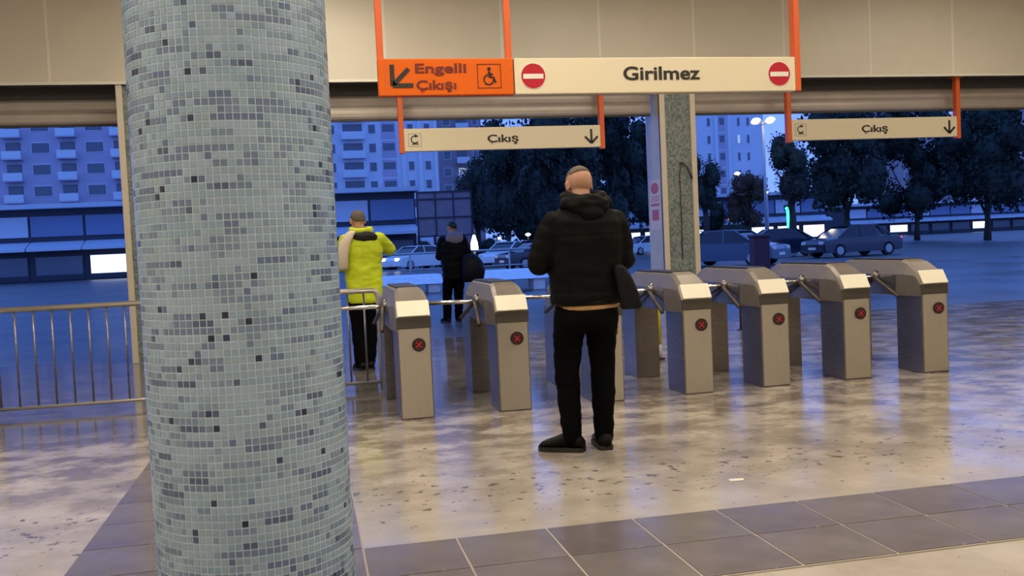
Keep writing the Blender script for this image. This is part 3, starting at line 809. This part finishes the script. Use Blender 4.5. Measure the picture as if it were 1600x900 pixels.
# shirt tail below the hem
sm = MB(); sm.loft([ring_z(.848, .010, -.012, .175, .128), ring_z(.86, .010, -.012, .186, .136), ring_z(.90, .010, -.008, .185, .136)])
sm.build('shirt', M['shirt'], man, True)
tr = MB()
torso(tr, [(.72, .002, 0, .190, .125), (.78, .003, -.012, .198, .140), (.86, .006, -.008, .188, .130), (.885, .006, -.006, .178, .124)])
for s, sg in (('L', -1), ('R', 1)):
    h, k, a = legs_pts(J, s)
    tr.limb([h+V((0, -.01, -.1)), lerp(h, k, .55), k, lerp(k, a, .4), a+V((0, 0, .03)), a+V((0, .0, -.02))], [.101, .089, .072, .069, .058, .055])
remesh(tr, 'trousers', .0095, 4, M['trousers'], man, folds(.009, 4, 4, 11, 8.1))
shoe(man, J['ankL'], 1.0); shoe(man, J['ankR']+V((0, 0, 0)), -.12)
# bag at the hip
bg_ = MB(); rg = []
for z, x0, x1, d in ((.845, .185, .295, .035), (.86, .175, .305, .05), (.93, .165, .290, .06), (1.02, .150, .255, .058), (1.09, .140, .215, .045), (1.11, .145, .19, .03)):
    rg.append(ring_z(z, (x0+x1)/2, -.16, (x1-x0)/2, d/2, 20, 3.2))
bg_.loft(rg)
bt = thing('shoulder_bag', 'small dark shoulder bag hanging at the right hip of the person in black', 'bag', man_loc)
bg_.build('bag_body', M['bag'], bt, True)
MB().tube([(.165, -.17, 1.09), (.20, -.13, 1.10), (.228, -.03, 1.12), (.20, .09, 1.16), (.12, .152, 1.22), (.0, .165, 1.32), (-.07, .135, 1.42), (-.085, .06, 1.475)], .008, 6).build('strap', M['bag'], bt, True)
# ---- worker in yellow
yl = (.585, 10.25, 0)
J = dict(hipL=V((-.085, 0, .86)), hipR=V((.075, 0, .86)), kneeL=V((-.085, .05, .47)), kneeR=V((.05, .03, .47)), ankL=V((-.075, -.03, .085)), ankR=V((.015, .03, .085)))
shL, shR = V((-.165, .0, 1.37)), V((.175, .0, 1.37)); elL, elR = V((-.23, .05, 1.12)), V((.29, .10, 1.26)); wrL, wrR = V((-.10, .27, 1.16)), V((.20, .31, 1.36))
hc = V((-.03, .06, 1.575)); hrot = Euler((math.radians(-16), 0, math.radians(14))).to_matrix()
body = MB()
torso(body, [(.80, 0, 0, .15, .105), (.90, 0, 0, .16, .115), (1.02, 0, 0, .148, .108), (1.18, 0, 0, .165, .112), (1.30, 0, -.01, .175, .11), (1.38, 0, -.01, .155, .09), (1.43, 0, 0, .095, .07)])
body.limb([V((0, 0, 1.40)), V((-.015, .025, 1.48)), hc+V((0, -.02, -.03))], [.06, .056, .056])
head(body, hc, hrot)
for s, sh, el, wr in ((-1, shL, elL, wrL), (1, shR, elR, wrR)):
    body.limb([sh, lerp(sh, el, .5), el], [.053, .046, .040]); body.limb([el, lerp(el, wr, .4), wr], [.040, .037, .026])
    hand(body, wr, V((-s*.5, .6, .45)), V((-s*.6, -.3, .5)), s, .7)
for s in 'LR':
    h, k, a = legs_pts(J, s)
    body.limb([h, lerp(h, k, .5), k], [.083, .07, .052]); body.limb([k, lerp(k, a, .35), a], [.050, .052, .036])
    body.limb([a+V((0, -.03, -.035)), a+V((-.03, .10, -.045))], [.028, .024])
wk = remesh(body, 'person', .0065, 2, M['skin'], loc=yl)
tag(wk, 'person in bright yellow safety jacket and dark trousers seen from behind, beyond the low railing', 'person')
eyes(wk, hc, hrot); hair_cap(wk, hc, hrot, M['hair'], 1.0, .03, -.06, 1.04)
jk = MB()
torso(jk, [(.715, .005, 0, .175, .14), (.76, .005, 0, .185, .15), (.95, 0, 0, .190, .15), (1.12, 0, 0, .195, .15), (1.25, 0, -.01, .205, .148), (1.33, 0, -.012, .20, .135), (1.39, 0, -.01, .165, .112), (1.435, 0, 0, .11, .09), (1.46, 0, .01, .085, .075)])
for s, sh, el, wr in ((-1, shL, elL, wrL), (1, shR, elR, wrR)):
    jk.limb([sh+V((0, -.01, -.005)), lerp(sh, el, .5), el], [.080, .076, .066]); jk.limb([el, lerp(el, wr, .5), lerp(el, wr, .95)], [.066, .058, .046])
jo = remesh(jk, 'safety_jacket', .011, 4, M['hivis'], wk, folds(.014, 4, 4, 11, 2.2))
hd = MB(); nk = V((-.005, .0, 1.465)); loop = []
for k in range(17):
    a = math.radians(-250+320*k/16-20); loop.append(nk+V((.100*math.cos(a), .082*math.sin(a), .02-.02*max(0, -math.sin(a)))))
hd.tube(loop, .032, 12)
for p in (loop[0], loop[-1]): hd.sphere(p, .032)
remesh(hd, 'collar', .008, 3, M['hivis'], jo, folds(.005, 9, 9, 12, 1))
hl = MB(); hl.sphere(nk+V((.035, -.105, -.065)), (.125, .05, .058), 20, 14); hl.sphere(nk+V((.10, -.085, -.075)), (.06, .055, .04), 16, 10)
remesh(hl, 'hood_lining', .008, 3, M['hivis_dark'], jo, folds(.008, 9, 9, 14, 3))
tr = MB()
torso(tr, [(.68, 0, 0, .155, .12), (.78, 0, -.01, .172, .132), (.88, 0, 0, .165, .12)])
for s in 'LR':
    h, k, a = legs_pts(J, s)
    tr.limb([h+V((0, -.01, -.1)), lerp(h, k, .55), k, lerp(k, a, .4), a+V((0, 0, .03)), a+V((0, 0, -.01))], [.098, .088, .074, .072, .066, .064])
remesh(tr, 'trousers', .011, 4, M['trousers'], wk, folds(.009, 4, 4, 11, 5))
shoe(wk, J['ankL'], .25); shoe(wk, J['ankR'], .2)
cbg = MB(); rg = []
for z, x0, x1, d in ((1.07, -.275, -.17, .10), (1.09, -.285, -.165, .16), (1.25, -.275, -.15, .18), (1.36, -.235, -.12, .15), (1.445, -.175, -.075, .09), (1.47, -.14, -.07, .05)):
    rg.append(ring_z(z, (x0+x1)/2, -.13, (x1-x0)/2, d/2, 20, 3))
cbg.loft(rg)
bt = thing('shoulder_bag', 'cream bag carried on the left shoulder of the yellow jacketed person', 'bag', yl)
cbg.build('bag_body', M['creambag'], bt, True)
MB().tube([(-.10, -.13, 1.455), (-.11, -.03, 1.475), (-.125, .08, 1.42), (-.14, .155, 1.30)], .014, 6).build('strap', M['creambag'], bt, True)
# ---- dark figure outside
pl3 = (2.40, 15.9, 0)
J = dict(hipL=V((-.085, 0, .86)), hipR=V((.085, 0, .86)), kneeL=V((-.125, .03, .47)), kneeR=V((.07, .02, .47)), ankL=V((-.15, -.02, .085)), ankR=V((.05, .0, .085)))
shL, shR = V((-.165, .0, 1.36)), V((.175, .0, 1.36)); elL, elR = V((-.22, .06, 1.10)), V((.27, .05, 1.10)); wrL, wrR = V((-.08, .27, 1.10)), V((.10, .26, 1.10))
hc = V((.01, .05, 1.58)); hrot = Euler((math.radians(-14), 0, math.radians(25))).to_matrix()
body = MB()
torso(body, [(.80, 0, 0, .15, .105), (.90, 0, 0, .16, .115), (1.02, 0, 0, .148, .108), (1.18, 0, 0, .165, .112), (1.30, 0, -.01, .175, .11), (1.38, 0, -.01, .155, .09), (1.43, 0, 0, .095, .07)])
body.limb([V((0, 0, 1.40)), V((0, .02, 1.48)), hc+V((0, -.02, -.03))], [.06, .056, .056])
head(body, hc, hrot)
for s, sh, el, wr in ((-1, shL, elL, wrL), (1, shR, elR, wrR)):
    body.limb([sh, lerp(sh, el, .5), el], [.053, .046, .040]); body.limb([el, lerp(el, wr, .4), wr], [.040, .037, .026])
    hand(body, wr, V((-s*.5, .7, .2)), V((-s*.4, -.2, .8)), s, .7)
for s in 'LR':
    h, k, a = legs_pts(J, s)
    body.limb([h, lerp(h, k, .5), k], [.083, .07, .052]); body.limb([k, lerp(k, a, .35), a], [.050, .052, .036])
    body.limb([a+V((0, -.03, -.035)), a+V((0, .10, -.045))], [.028, .024])
p3 = remesh(body, 'person', .0065, 2, M['skin'], loc=pl3)
tag(p3, 'person in dark clothes standing outside beyond the second turnstile', 'person')
eyes(p3, hc, hrot); hair_cap(p3, hc, hrot, M['black'], 1.0, .02, -.07, 1.06)
jk = MB()
torso(jk, [(.72, 0, 0, .19, .15), (.95, 0, 0, .195, .155), (1.12, 0, 0, .20, .155), (1.25, 0, -.01, .21, .15), (1.33, 0, -.012, .20, .135), (1.40, 0, -.01, .165, .112), (1.45, 0, 0, .11, .09)])
for s, sh, el, wr in ((-1, shL, elL, wrL), (1, shR, elR, wrR)):
    jk.limb([sh, lerp(sh, el, .5), el], [.082, .078, .068]); jk.limb([el, lerp(el, wr, .5), lerp(el, wr, .95)], [.066, .058, .046])
jo = remesh(jk, 'jacket', .012, 4, M['jacket'], p3, folds(.012, 4, 4, 10, 6))
hd = MB(); hd.sphere((.02, -.10, 1.40), (.15, .075, .10), 18, 12); hd.sphere((.09, -.08, 1.44), (.08, .07, .07), 14, 10)
remesh(hd, 'scarf', .01, 3, M['greycloth'], p3, folds(.01, 7, 7, 10, 3))
tr = MB()
torso(tr, [(.68, 0, 0, .165, .12), (.80, 0, -.01, .175, .132), (.88, 0, 0, .165, .12)])
for s in 'LR':
    h, k, a = legs_pts(J, s)
    tr.limb([h+V((0, -.01, -.1)), lerp(h, k, .55), k, lerp(k, a, .4), a+V((0, 0, .03)), a+V((0, 0, -.01))], [.100, .092, .078, .074, .068, .066])
remesh(tr, 'trousers', .011, 4, M['trousers'], p3, folds(.009, 4, 4, 11, 5))
shoe(p3, J['ankL'], .3); shoe(p3, J['ankR'], -.1)
bt = thing('large_bag', 'large dark bag slung at the right side of the dark dressed person outside', 'bag', pl3)
rg = []
for z, x0, x1, d in ((.66, .14, .40, .16), (.69, .10, .47, .26), (.85, .10, .50, .32), (1.0, .11, .46, .30), (1.10, .13, .38, .22), (1.13, .16, .33, .14)):
    rg.append(ring_z(z, (x0+x1)/2, -.15, (x1-x0)/2, d/2, 20, 2.8))
MB().loft(rg).build('bag_body', M['bag'], bt, True)
MB().tube([(.22, -.14, 1.12), (.24, -.10, 1.30), (.19, -.03, 1.455), (.17, .08, 1.40), (.20, .17, 1.2)], .016, 6).build('strap', M['bag'], bt, True)
# ------------------------------------------------------------------ outdoors
gd = struct(MB().box(-140, 160, 13.2, 30, -.12, -.004), 'ground', M['pave'])
struct(MB().box(-220, 260, 30, 420, -.14, -.02), 'road', M['road'])
# pale low bench walls across the forecourt
def bench_wall(px0, px1, Y, label, zt=.50):
    x0, x1 = ax(px0, Y, .3), ax(px1, Y, .3); w = (x1-x0)/2
    t = thing('bench_wall', label, 'bench', ((x0+x1)/2, Y, 0))
    MB().prism([(-w, y, z) for y, z in ((.0, zt-.24), (.06, zt-.26), (1.6, zt-.24), (1.6, zt), (.5, zt), (.38, zt-.03))], (2*w, 0, 0)).build('seat_slab', M['kerb'], t)
    n = max(2, int(2*w/.8))
    for k in range(n):
        x = -w+.25+(2*w-.5)*k/(n-1)
        MB().box(x-.16, x+.16, .1, .8, -.004, zt-.21, b=.03).build('support', M['kerb'], t)
    return t
bench_wall(598, 693, 26.5, 'low pale bench behind the yellow jacketed person')
bench_wall(738, 858, 25.0, 'low pale bench behind the second turnstile', .56)
# pedestrian guard rail
def guard_rail(px0, px1, Y, z, label):
    x0, x1 = ax(px0, Y), ax(px1, Y); t = thing('guard_rail', label, 'railing', (x0, Y, 0)); L = x1-x0
    MB().tube([(0, 0, z), (L, 0, z)], .035, 8).build('top_bar', M['pole_pale'], t, True)
    MB().tube([(0, 0, z*.55), (L, 0, z*.55)], .022, 8).build('middle_bar', M['pole_pale'], t, True)
    n = int(L/1.8)+1
    for k in range(n+1): MB().tube([(L*k/n, 0, 0 if Y < 30 else -.02), (L*k/n, 0, z)], .03, 8).build('post', M['pole_pale'], t, True)
guard_rail(560, 870, 29.5, 1.10, 'thin pale pedestrian guard rail in front of the white cars')
# cars
def car(px, Y, ang, paint, label, lights=None, h=1.45, L=4.4, dx=0.0):
    t = thing('car', label, 'car', (ax(px, Y)+dx, Y, -.02), ang)
    w = .88; k = h/1.45
    pb = [(-L/2, .28), (-L/2, .62), (-L/2+.12, .78), (-L/2+.95, .90), (.9, .93), (L/2-.25, .90), (L/2, .72), (L/2, .3), (L/2-.2, .22), (-L/2+.2, .22)]
    rings = []
    for y, ins, dz in ((-w, .10, 0), (-w+.06, 0.0, 0), (w-.06, 0.0, 0), (w, .10, 0)):
        rings.append([Vector((x*(1-ins/L*2*.5), y, (z-ins*.3*(1 if z > .6 else 0))*k)) for x, z in pb])
    MB().loft(rings).build('body', paint, t)
    pc = [(-L/2+.85, .88), (-L/2+1.65, 1.38), (-L/2+2.1, 1.44), (.75, 1.42), (1.55, .92)]
    rings = []
    for y, ins in ((-w+.08, 0), (-w+.22, 1), (w-.22, 1), (w-.08, 0)):
        rings.append([Vector((x, y, ((z if ins else min(z, .93)))*k)) for x, z in pc])
    MB().loft(rings).build('window_glass', M['glass'], t)
    rf = [(-L/2+1.55, 1.375), (-L/2+2.1, 1.45), (.72, 1.435), (.95, 1.30), (.60, 1.39), (-L/2+2.0, 1.41)]
    MB().prism([(x, -w+.20, z*k) for x, z in rf], (0, 2*w-.40, 0)).build('roof', paint, t)
    for s in (-1, 1):
        for (xa, za, xb, zb) in ((-L/2+.85, .90, -L/2+1.65, 1.40), (1.52, .93, .78, 1.42), (-.1, .92, -.1, 1.43)):
            MB().tube([(xa, s*(w-.075), za*k), (xb, s*(w-.205), zb*k)], .035, 6).build('pillar', paint, t)
        for x in (-L/2+.85, L/2-.85):
            wh = MB().disc((x, s*(w-.02)-(.2 if s > 0 else 0), .31), .31, (0, .2 if s > 0 else .2, 0), 20) if s > 0 else MB().disc((x, -w-.0, .31), .31, (0, .2, 0), 20)
            wo = wh.build('wheel', M['tyre'], t)
            MB().disc((x, s*(w-.0)-(0 if s > 0 else .012), .31), .19, (0, .012, 0), 16).build('hubcap', M['pole_pale'], wo)
        MB().box(-L/2-.01, -L/2+.08, s*.62-.14, s*.62+.14, .60*k, .74*k, b=.02).build('headlight', M['head'] if lights == 'on' else M['white'], t)
        MB().box(L/2-.07, L/2+.01, s*.66-.13, s*.66+.13, .66*k, .82*k, b=.02).build('tail_light', M['tail'], t)
    MB().box(-L/2-.012, -L/2+.05, -.26, .26, .38*k, .49*k).build('number_plate', M['white'], t)
    return t
car(652, 58, math.radians(35), M['car_white'], 'white car parked across the road behind the yellow jacketed person', 'on')
car(800, 55, math.radians(40), M['car_white'], 'white car beside the man in black, left of his elbow')
car(838, 47, math.radians(15), M['car_dark'], 'dark car just left of the elbow of the man in black', dx=.2)
car(1140, 36, math.radians(128), M['car_blue'], 'blue grey car with pale windscreen right of the mosaic pillar')
car(1222, 45, math.radians(165), M['car_dark'], 'dark car behind the maroon block in the right opening')
car(1330, 40, math.radians(8), M['car_dark'], 'dark car parked at the far right of the road')
car(1010, 70, math.radians(20), M['car_white'], 'small white car between the man in black and the mosaic pillar', 'on')
car(570, 62, math.radians(170), M['car_dark'], 'dark car hidden behind the yellow jacketed person')
# maroon block
q = ax(1186, 24)
t = thing('bollard_block', 'dark maroon upright block standing before the dark car in the right opening', 'bollard', (q, 24, -.004))
MB().box(-.22, .22, -.2, .2, 0, 1.14, b=.04).build('block', M['maroon'], t); MB().box(-.25, .25, -.23, .23, 1.13, 1.22, b=.03).build('cap', M['darkpaint'], t)
# billboard back
Y = 64; x0, x1 = ax(652, Y, 4), ax(736, Y, 4); zt = at(694, 299, Y).z; zb = at(694, 368, Y).z; w = (x1-x0)/2
t = thing('billboard', 'back of a dark billboard on legs beside the tall trees', 'billboard', ((x0+x1)/2, Y, -.02))
nx, nz = 3, 3; cw = 2*w/nx; zz = [zb, zb+(zt-zb)*.42, zb+(zt-zb)*.84, zt]
for i in range(nx):
    for j in range(nz): MB().box(-w+i*cw+.03, -w+(i+1)*cw-.03, .0, .06, zz[j]+.03, zz[j+1]-.03).build('panel', M['board_back'], t)
for i in range(nx+1): MB().box(-w+i*cw-.045, -w+i*cw+.045, -.06, .08, zb, zt).build('upright', M['board_frame'], t)
for j in range(nz+1): MB().box(-w-.06, w+.06, -.09, .0, zz[j]-.05, zz[j]+.05).build('crossbar', M['board_frame'], t)
for i in (.0, .3, .7, 1.0): MB().box(-w+2*w*i-.09, -w+2*w*i+.09, -.1, .1, 0, zb+.1).build('leg', M['board_frame'], t)
# apartment towers
def tower(x0, x1, Y, ztop, depth, wall, label, bays, floor_h=2.9, z0=4.0, cat='building'):
    """bays: list of (u0,u1,kind) along the facade in metres from x0"""
    t = thing('apartment_tower', label, cat, (x0, Y, -.02)); Wd = x1-x0
    MB().box(0, Wd, 0, depth, 0, ztop).build('wall', wall, t)
    MB().box(-.3, Wd+.3, -.3, depth+.3, ztop, ztop+.5).build('roof_slab', wall, t)
    nf = int((ztop-z0)/floor_h)
    for u0, u1, kind in bays:
        if kind == 'pilaster':
            MB().box(u0, u1, -.45, 0, 0, ztop).build('pilaster', M['balcony'], t); continue
        for f in range(nf):
            z = z0+f*floor_h
            if kind == 'balcony':
                b = MB().box(u0, u1, -1.3, 0, z-.18, z, ).build('balcony', wall, t)
                MB().box(u0, u1, -1.3, -1.2, z, z+1.0).build('parapet', M['balcony'], b)
                fr = MB().box(u0+.3, u1-.3, -.05, .03, z+.1, z+2.2).build('window', M['pole'], t)
                MB().box(u0+.38, u1-.38, -.07, -.04, z+.18, z+2.12).build('pane', M['pane_lit'] if random.random() < .04 else M['pane'], fr)
            elif kind == 'window':
                fr = MB().box(u0, u1, -.08, .03, z+.7, z+2.2).build('window', M['balcony'], t)
                MB().box(u0+.09, u1-.09, -.10, -.07, z+.79, z+2.11).build('pane', M['pane_lit'] if random.random() < .04 else M['pane'], fr)
            elif kind == 'recess':
                fr = MB().box(u0, u1, -.06, .03, z-.1, z+2.5).build('window', M['tower_c'], t)
                MB().box(u0+.2, u1-.2, -.09, -.05, z+1.0, z+2.1).build('pane', M['pane'], fr)
    return t
xa, xb = ax(500, 150, 20), ax(682, 150, 20)
tower(xa, xb, 150, 40, 14, M['tower'], 'pale blue apartment tower with stacked balconies behind the yellow jacketed person',
      [(3.1, 6.6, 'balcony'), (7.2, 8.4, 'window'), (9.2, 11.4, 'recess'), (1.2, 2.2, 'window'), (12.2, 12.8, 'pilaster'), (13.2, 14.2, 'window'), (14.8, 15.4, 'pilaster'), (15.8, 16.8, 'window'), (17.3, 17.8, 'pilaster')])
xa2, xb2 = ax(684, 165, 20), ax(752, 165, 20)
tower(xa2, xb2, 165, 36, 12, M['tower_b'], 'grey apartment tower half hidden by trees behind the billboard', [(.8, 2.2, 'window'), (3.0, 5.2, 'balcony'), (6.0, 7.0, 'window')])
xa3, xb3 = ax(1060, 150, 20), ax(1192, 150, 20)
tower(xa3, xb3, 150, 44, 14, M['tower'], 'pale blue apartment tower seen through the right exit opening', [(1.0, 2.0, 'window'), (4.9, 5.6, 'window'), (6.2, 6.7, 'pilaster'), (7.0, 8.2, 'recess'), (8.5, 9.0, 'pilaster'), (10.3, 10.9, 'window'), (12.0, 12.6, 'window')])
xa4, xb4 = ax(-60, 140, 20), ax(225, 140, 20)
tower(xa4, xb4, 140, 40, 14, M['tower_c'], 'mauve apartment tower left of the round blue column', [(1.5+3.4*i, 3.9+3.4*i, 'balcony' if i % 2 else 'window') for i in range(7)])
xa6, xb6 = ax(262, 158, 20), ax(470, 158, 20)
tower(xa6, xb6, 158, 38, 14, M['tower'], 'pale apartment tower hidden behind the round blue column', [(1.5+3.4*i, 3.9+3.4*i, 'window' if i % 2 else 'balcony') for i in range(6)])
xa5, xb5 = ax(1400, 170, 20), ax(1640, 170, 20)
tower(xa5, xb5, 170, 26, 14, M['tower_b'], 'low grey apartment block at the far right', [(1.5+3.4*i, 3.9+3.4*i, 'window') for i in range(7)])
# two storey shops
def shops(px0, px1, Y, label, ztop, lit=False):
    x0, x1 = ax(px0, Y, 3), ax(px1, Y, 3); w = x1-x0
    t = thing('shop_row', label, 'building', (x0, Y, -.02))
    MB().box(0, w, 0, 10, 0, ztop).build('wall', M['shop_dark'], t)
    MB().box(-.3, w+.3, -1.2, 10.2, ztop, ztop+.35).build('roof_slab', M['awning'], t)
    n = int(w/3.2)
    for k in range(n):
        a = w*k/n; b = w*(k+1)/n
        MB().box(a+.1, b-.1, -.12, 0, ztop*.62, ztop*.90).build('fascia_board', M['shop'] if k % 3 else M['awning'], t)
        fr = MB().box(a+.2, b-.2, -.1, .02, .1, ztop*.36).build('shop_window', M['shop_dark'], t)
        MB().box(a+.3, b-.3, -.13, -.09, .5, ztop*.34).build('pane', M['lit_shop'] if (lit or k % 4 == 2) else M['pane'], fr)
        MB().prism([(a+.05, -1.6, ztop*.42), (a+.05, -1.6, ztop*.46), (a+.05, 0, ztop*.55), (a+.05, 0, ztop*.50)], (b-a-.1, 0, 0)).build('awning', M['awning'], t)
    return t
shops(505, 650, 78, 'row of dark two storey shops with pale awnings under the left tower', 5.9)
shops(-40, 300, 80, 'row of dark shops left of the round blue column', 5.6)
shops(318, 486, 82, 'row of dark shops hidden behind the round blue column', 5.4)
shops(960, 1290, 105, 'long low row of brightly lit shop windows across the road', 5.6, True)
shops(1320, 1640, 118, 'row of dim shops at the far right across the road', 4.2)
# trees
leaf_cache = {}
def crown_mesh(seed, mtl, n=5200):
    rnd = random.Random(seed); b = MB()
    blobs = []
    for k in range(15):
        a = rnd.uniform(0, 2*PI); rr = rnd.uniform(.1, .62); zz = rnd.uniform(-.62, .68)
        lim = math.sqrt(max(.1, 1-zz*zz))
        blobs.append((Vector((math.cos(a)*rr*lim, math.sin(a)*rr*lim, zz)), rnd.uniform(.26, .42)))
    for c, r in blobs:
        rg = noise
        bb = MB(); bb.sphere((0, 0, 0), r*.72, 10, 7)
        b.add([c+Vector(v)*(1+.25*noise.noise(Vector(v)*6+c*9)) for v in bb.v], bb.f)
    for i in range(n):
        c, r = rnd.choice(blobs)
        d = Vector((rnd.gauss(0, 1), rnd.gauss(0, 1), rnd.gauss(0, 1))).normalized()
        p = c+d*r*rnd.uniform(.6, 1.12)
        u = Vector((rnd.gauss(0, 1), rnd.gauss(0, 1), rnd.gauss(0, 1))).normalized(); v = u.orthogonal().normalized(); s = rnd.uniform(.025, .05)
        b.add([p-u*s, p+v*s*.6, p+u*s, p-v*s*.6], [(0, 1, 2, 3)])
    me = b.mesh('foliage'); me.materials.append(mtl); return me
def tree(px, Y, ztop, wid, label, mk='leaf', zlow=2.2, seed=1, group=None):
    t = thing('tree', label, 'tree', (ax(px, Y, ztop*.5), Y, -.02), 0, group)
    MB().tube([(0, 0, 0), (.05, .0, zlow*.8), (-.05, .05, ztop*.6)], [.28, .2, .1], 9).build('trunk', M['bark'], t, True)
    for k in range(4):
        a = k*1.7+seed
        MB().tube([(0, 0, zlow*.8+k*.4), (math.cos(a)*wid*.22, math.sin(a)*wid*.22, zlow+(ztop-zlow)*.45)], [.1, .04], 7).build('branch', M['bark'], t, True)
    if (seed % 3, mk) not in leaf_cache: leaf_cache[(seed % 3, mk)] = crown_mesh(seed % 3+11, M[mk])
    o = link('foliage', leaf_cache[(seed % 3, mk)], t, (0, 0, (ztop+zlow)/2)); o.scale = (wid/2*1.05, wid/2*1.05, (ztop-zlow)/2*1.05)
    o.rotation_euler = (0, 0, seed*1.3)
    return t
tree(790, 74, 12.4, 6.8, 'tall dark tree right of the billboard', 'leaf', 1.2, 1)
tree(870, 62, 12.5, 7.5, 'tallest dark tree directly behind the man in black', 'leaf', 1.0, 2)
tree(950, 78, 14.2, 8.6, 'tall dark tree right behind the right shoulder of the man in black', 'leaf', 1.2, 3)
tree(745, 80.5, 9.5, 4.6, 'ragged tree rising just above the billboard', 'leaf_b', 2.0, 4)
tree(1015, 89, 14.5, 7.6, 'dark tree partly hidden by the poster pillar', 'leaf', 1.5, 5)
tree(830, 93, 13.6, 9, 'dark tree filling the gap between the two tallest trees', 'leaf', .6, 6)
tree(910, 104, 15.5, 9.5, 'rear dark tree behind the tree line', 'leaf', .6, 7)
tree(1102, 60, 6.6, 2.8, 'small dark tree just right of the mosaic pillar', 'leaf_b', 2.6, 8)
tree(1165, 64, 5.6, 3.6, 'brown autumn tree in the right opening', 'leaf_c', 1.6, 9)
tree(1236, 52, 7.6, 3.6, 'dark round tree beside the street lamp', 'leaf', 2.6, 10)
tree(1320, 60, 11.5, 8.0, 'broad dark tree beyond the right end of the turnstile row', 'leaf', 2.0, 11)
tree(1430, 73, 12, 9, 'dark tree second from the far right', 'leaf', 1.6, 12)
tree(1540, 60, 12.0, 8.5, 'dark tree at the far right', 'leaf', 1.6, 13)
tree(1120, 66, 3.6, 3.0, 'low dark bush like tree under the small tree by the pillar', 'leaf', .3, 14)
# hedge clumps at road side
def bush(px, Y, h, w, label, seed):
    t = thing('bush', label, 'bush', (ax(px, Y, h/2), Y, -.02))
    if (seed % 3, 'leaf') not in leaf_cache: leaf_cache[(seed % 3, 'leaf')] = crown_mesh(seed % 3+11, M['leaf'])
    o = link('foliage', leaf_cache[(seed % 3, 'leaf')], t, (0, 0, h*.5)); o.scale = (w/2, w/3, h*.55)
    MB().tube([(0, 0, 0), (0, 0, h*.4)], .06, 6).build('stem', M['bark'], t)
bush(668, 62, 1.9, 2.4, 'low dark bush behind the white car under the billboard', 1)
bush(760, 63, 1.7, 2.6, 'low dark bush under the trees beside the lantern', 2)
bush(1145, 52, 1.8, 2.4, 'low dark bush behind the blue grey car', 3)
# street lamp with several heads
def street_lamp(px, py, Y, label, heads=4, mtl='lum', pole='pole_pale', r=.30):
    p = at(px, py, Y); t = thing('street_lamp', label, 'street lamp', (p.x, Y, -.02))
    MB().tube([(0, 0, 0), (0, 0, p.z)], [.10, .06], 10).build('pole', M[pole], t, True)
    for k in range(heads):
        a = 2*PI*k/heads+.4; rr = .55 if heads > 1 else .0
        if heads > 1: MB().tube([(0, 0, p.z-.25), (math.cos(a)*rr*.6, math.sin(a)*rr*.6, p.z-.05), (math.cos(a)*rr, math.sin(a)*rr, p.z)], .03, 6).build('arm', M[pole], t, True)
        h = MB().sphere((math.cos(a)*rr, math.sin(a)*rr, p.z), (r, r, r*.55), 12, 8).build('lamp_head', M[mtl], t, True)
    return t
street_lamp(1192, 188, 50, 'tall street lamp with several bright heads in the right opening', r=.24)
street_lamp(1152, 271, 90, 'distant street lamp with one amber light before the right tower', 1, 'lum_o', 'pole')
street_lamp(1198, 300, 58, 'slim pale post with a small glowing head beside the dark round tree', 1, 'lum_w', 'pole_pale', .10)  # the small head on this post glows by emission
street_lamp(595, 384, 70, 'tiny white light beyond the yellow jacketed person', 1, 'lum_w', 'pole', .24)
street_lamp(1010, 376, 80, 'tiny white light left of the mosaic pillar', 1, 'lum_w', 'pole', .2)
street_lamp(825, 366, 76, 'tiny warm light left of the shoulder of the man in black', 1, 'lum_w', 'pole', .22)
street_lamp(780, 372, 78, 'tiny warm light between the lantern and the man in black', 1, 'lum_w', 'pole', .16)
street_lamp(1140, 341, 84, 'tiny red signal light in the right opening', 1, 'redlum', 'pole', .22)
# lantern
p = at(741, 380, 46); t = thing('lantern', 'bright white lantern right of the dark dressed person outside', 'lamp', (p.x, 46, -.02))
MB().tube([(0, 0, 0), (0, 0, p.z-.4)], .05, 8).build('pole', M['pole'], t, True)
MB().loft([ring_z(p.z-.40, 0, 0, .14, .14), ring_z(p.z-.30, 0, 0, .19, .19), ring_z(p.z+.05, 0, 0, .16, .16), ring_z(p.z+.42, 0, 0, .05, .05)]).build('lantern_glass', M['lum_w'], t, True)
MB().disc((0, 0, p.z+.42), .1, (0, 0, .06), 14, axis='Z').build('cap', M['pole'], t)
# green traffic signal
p = at(1232, 345, 60); t = thing('traffic_light', 'traffic light pole glowing green at the right', 'traffic light', (p.x, 60, -.02))
MB().tube([(0, 0, 0), (0, 0, p.z-1.0)], .07, 8).build('pole', M['pole'], t, True)
MB().box(-.11, .11, -.06, .06, p.z-1.0, p.z+.75, b=.02).build('light_bar', M['green'], t)
MB().box(-.22, .22, -.02, .2, p.z+.7, p.z+1.1, b=.03).build('signal_box', M['black'], t)
MB().disc((-.12, -.02, p.z+.85), .12, (0, -.04, 0), 16).build('green_lens', M['green'], t)
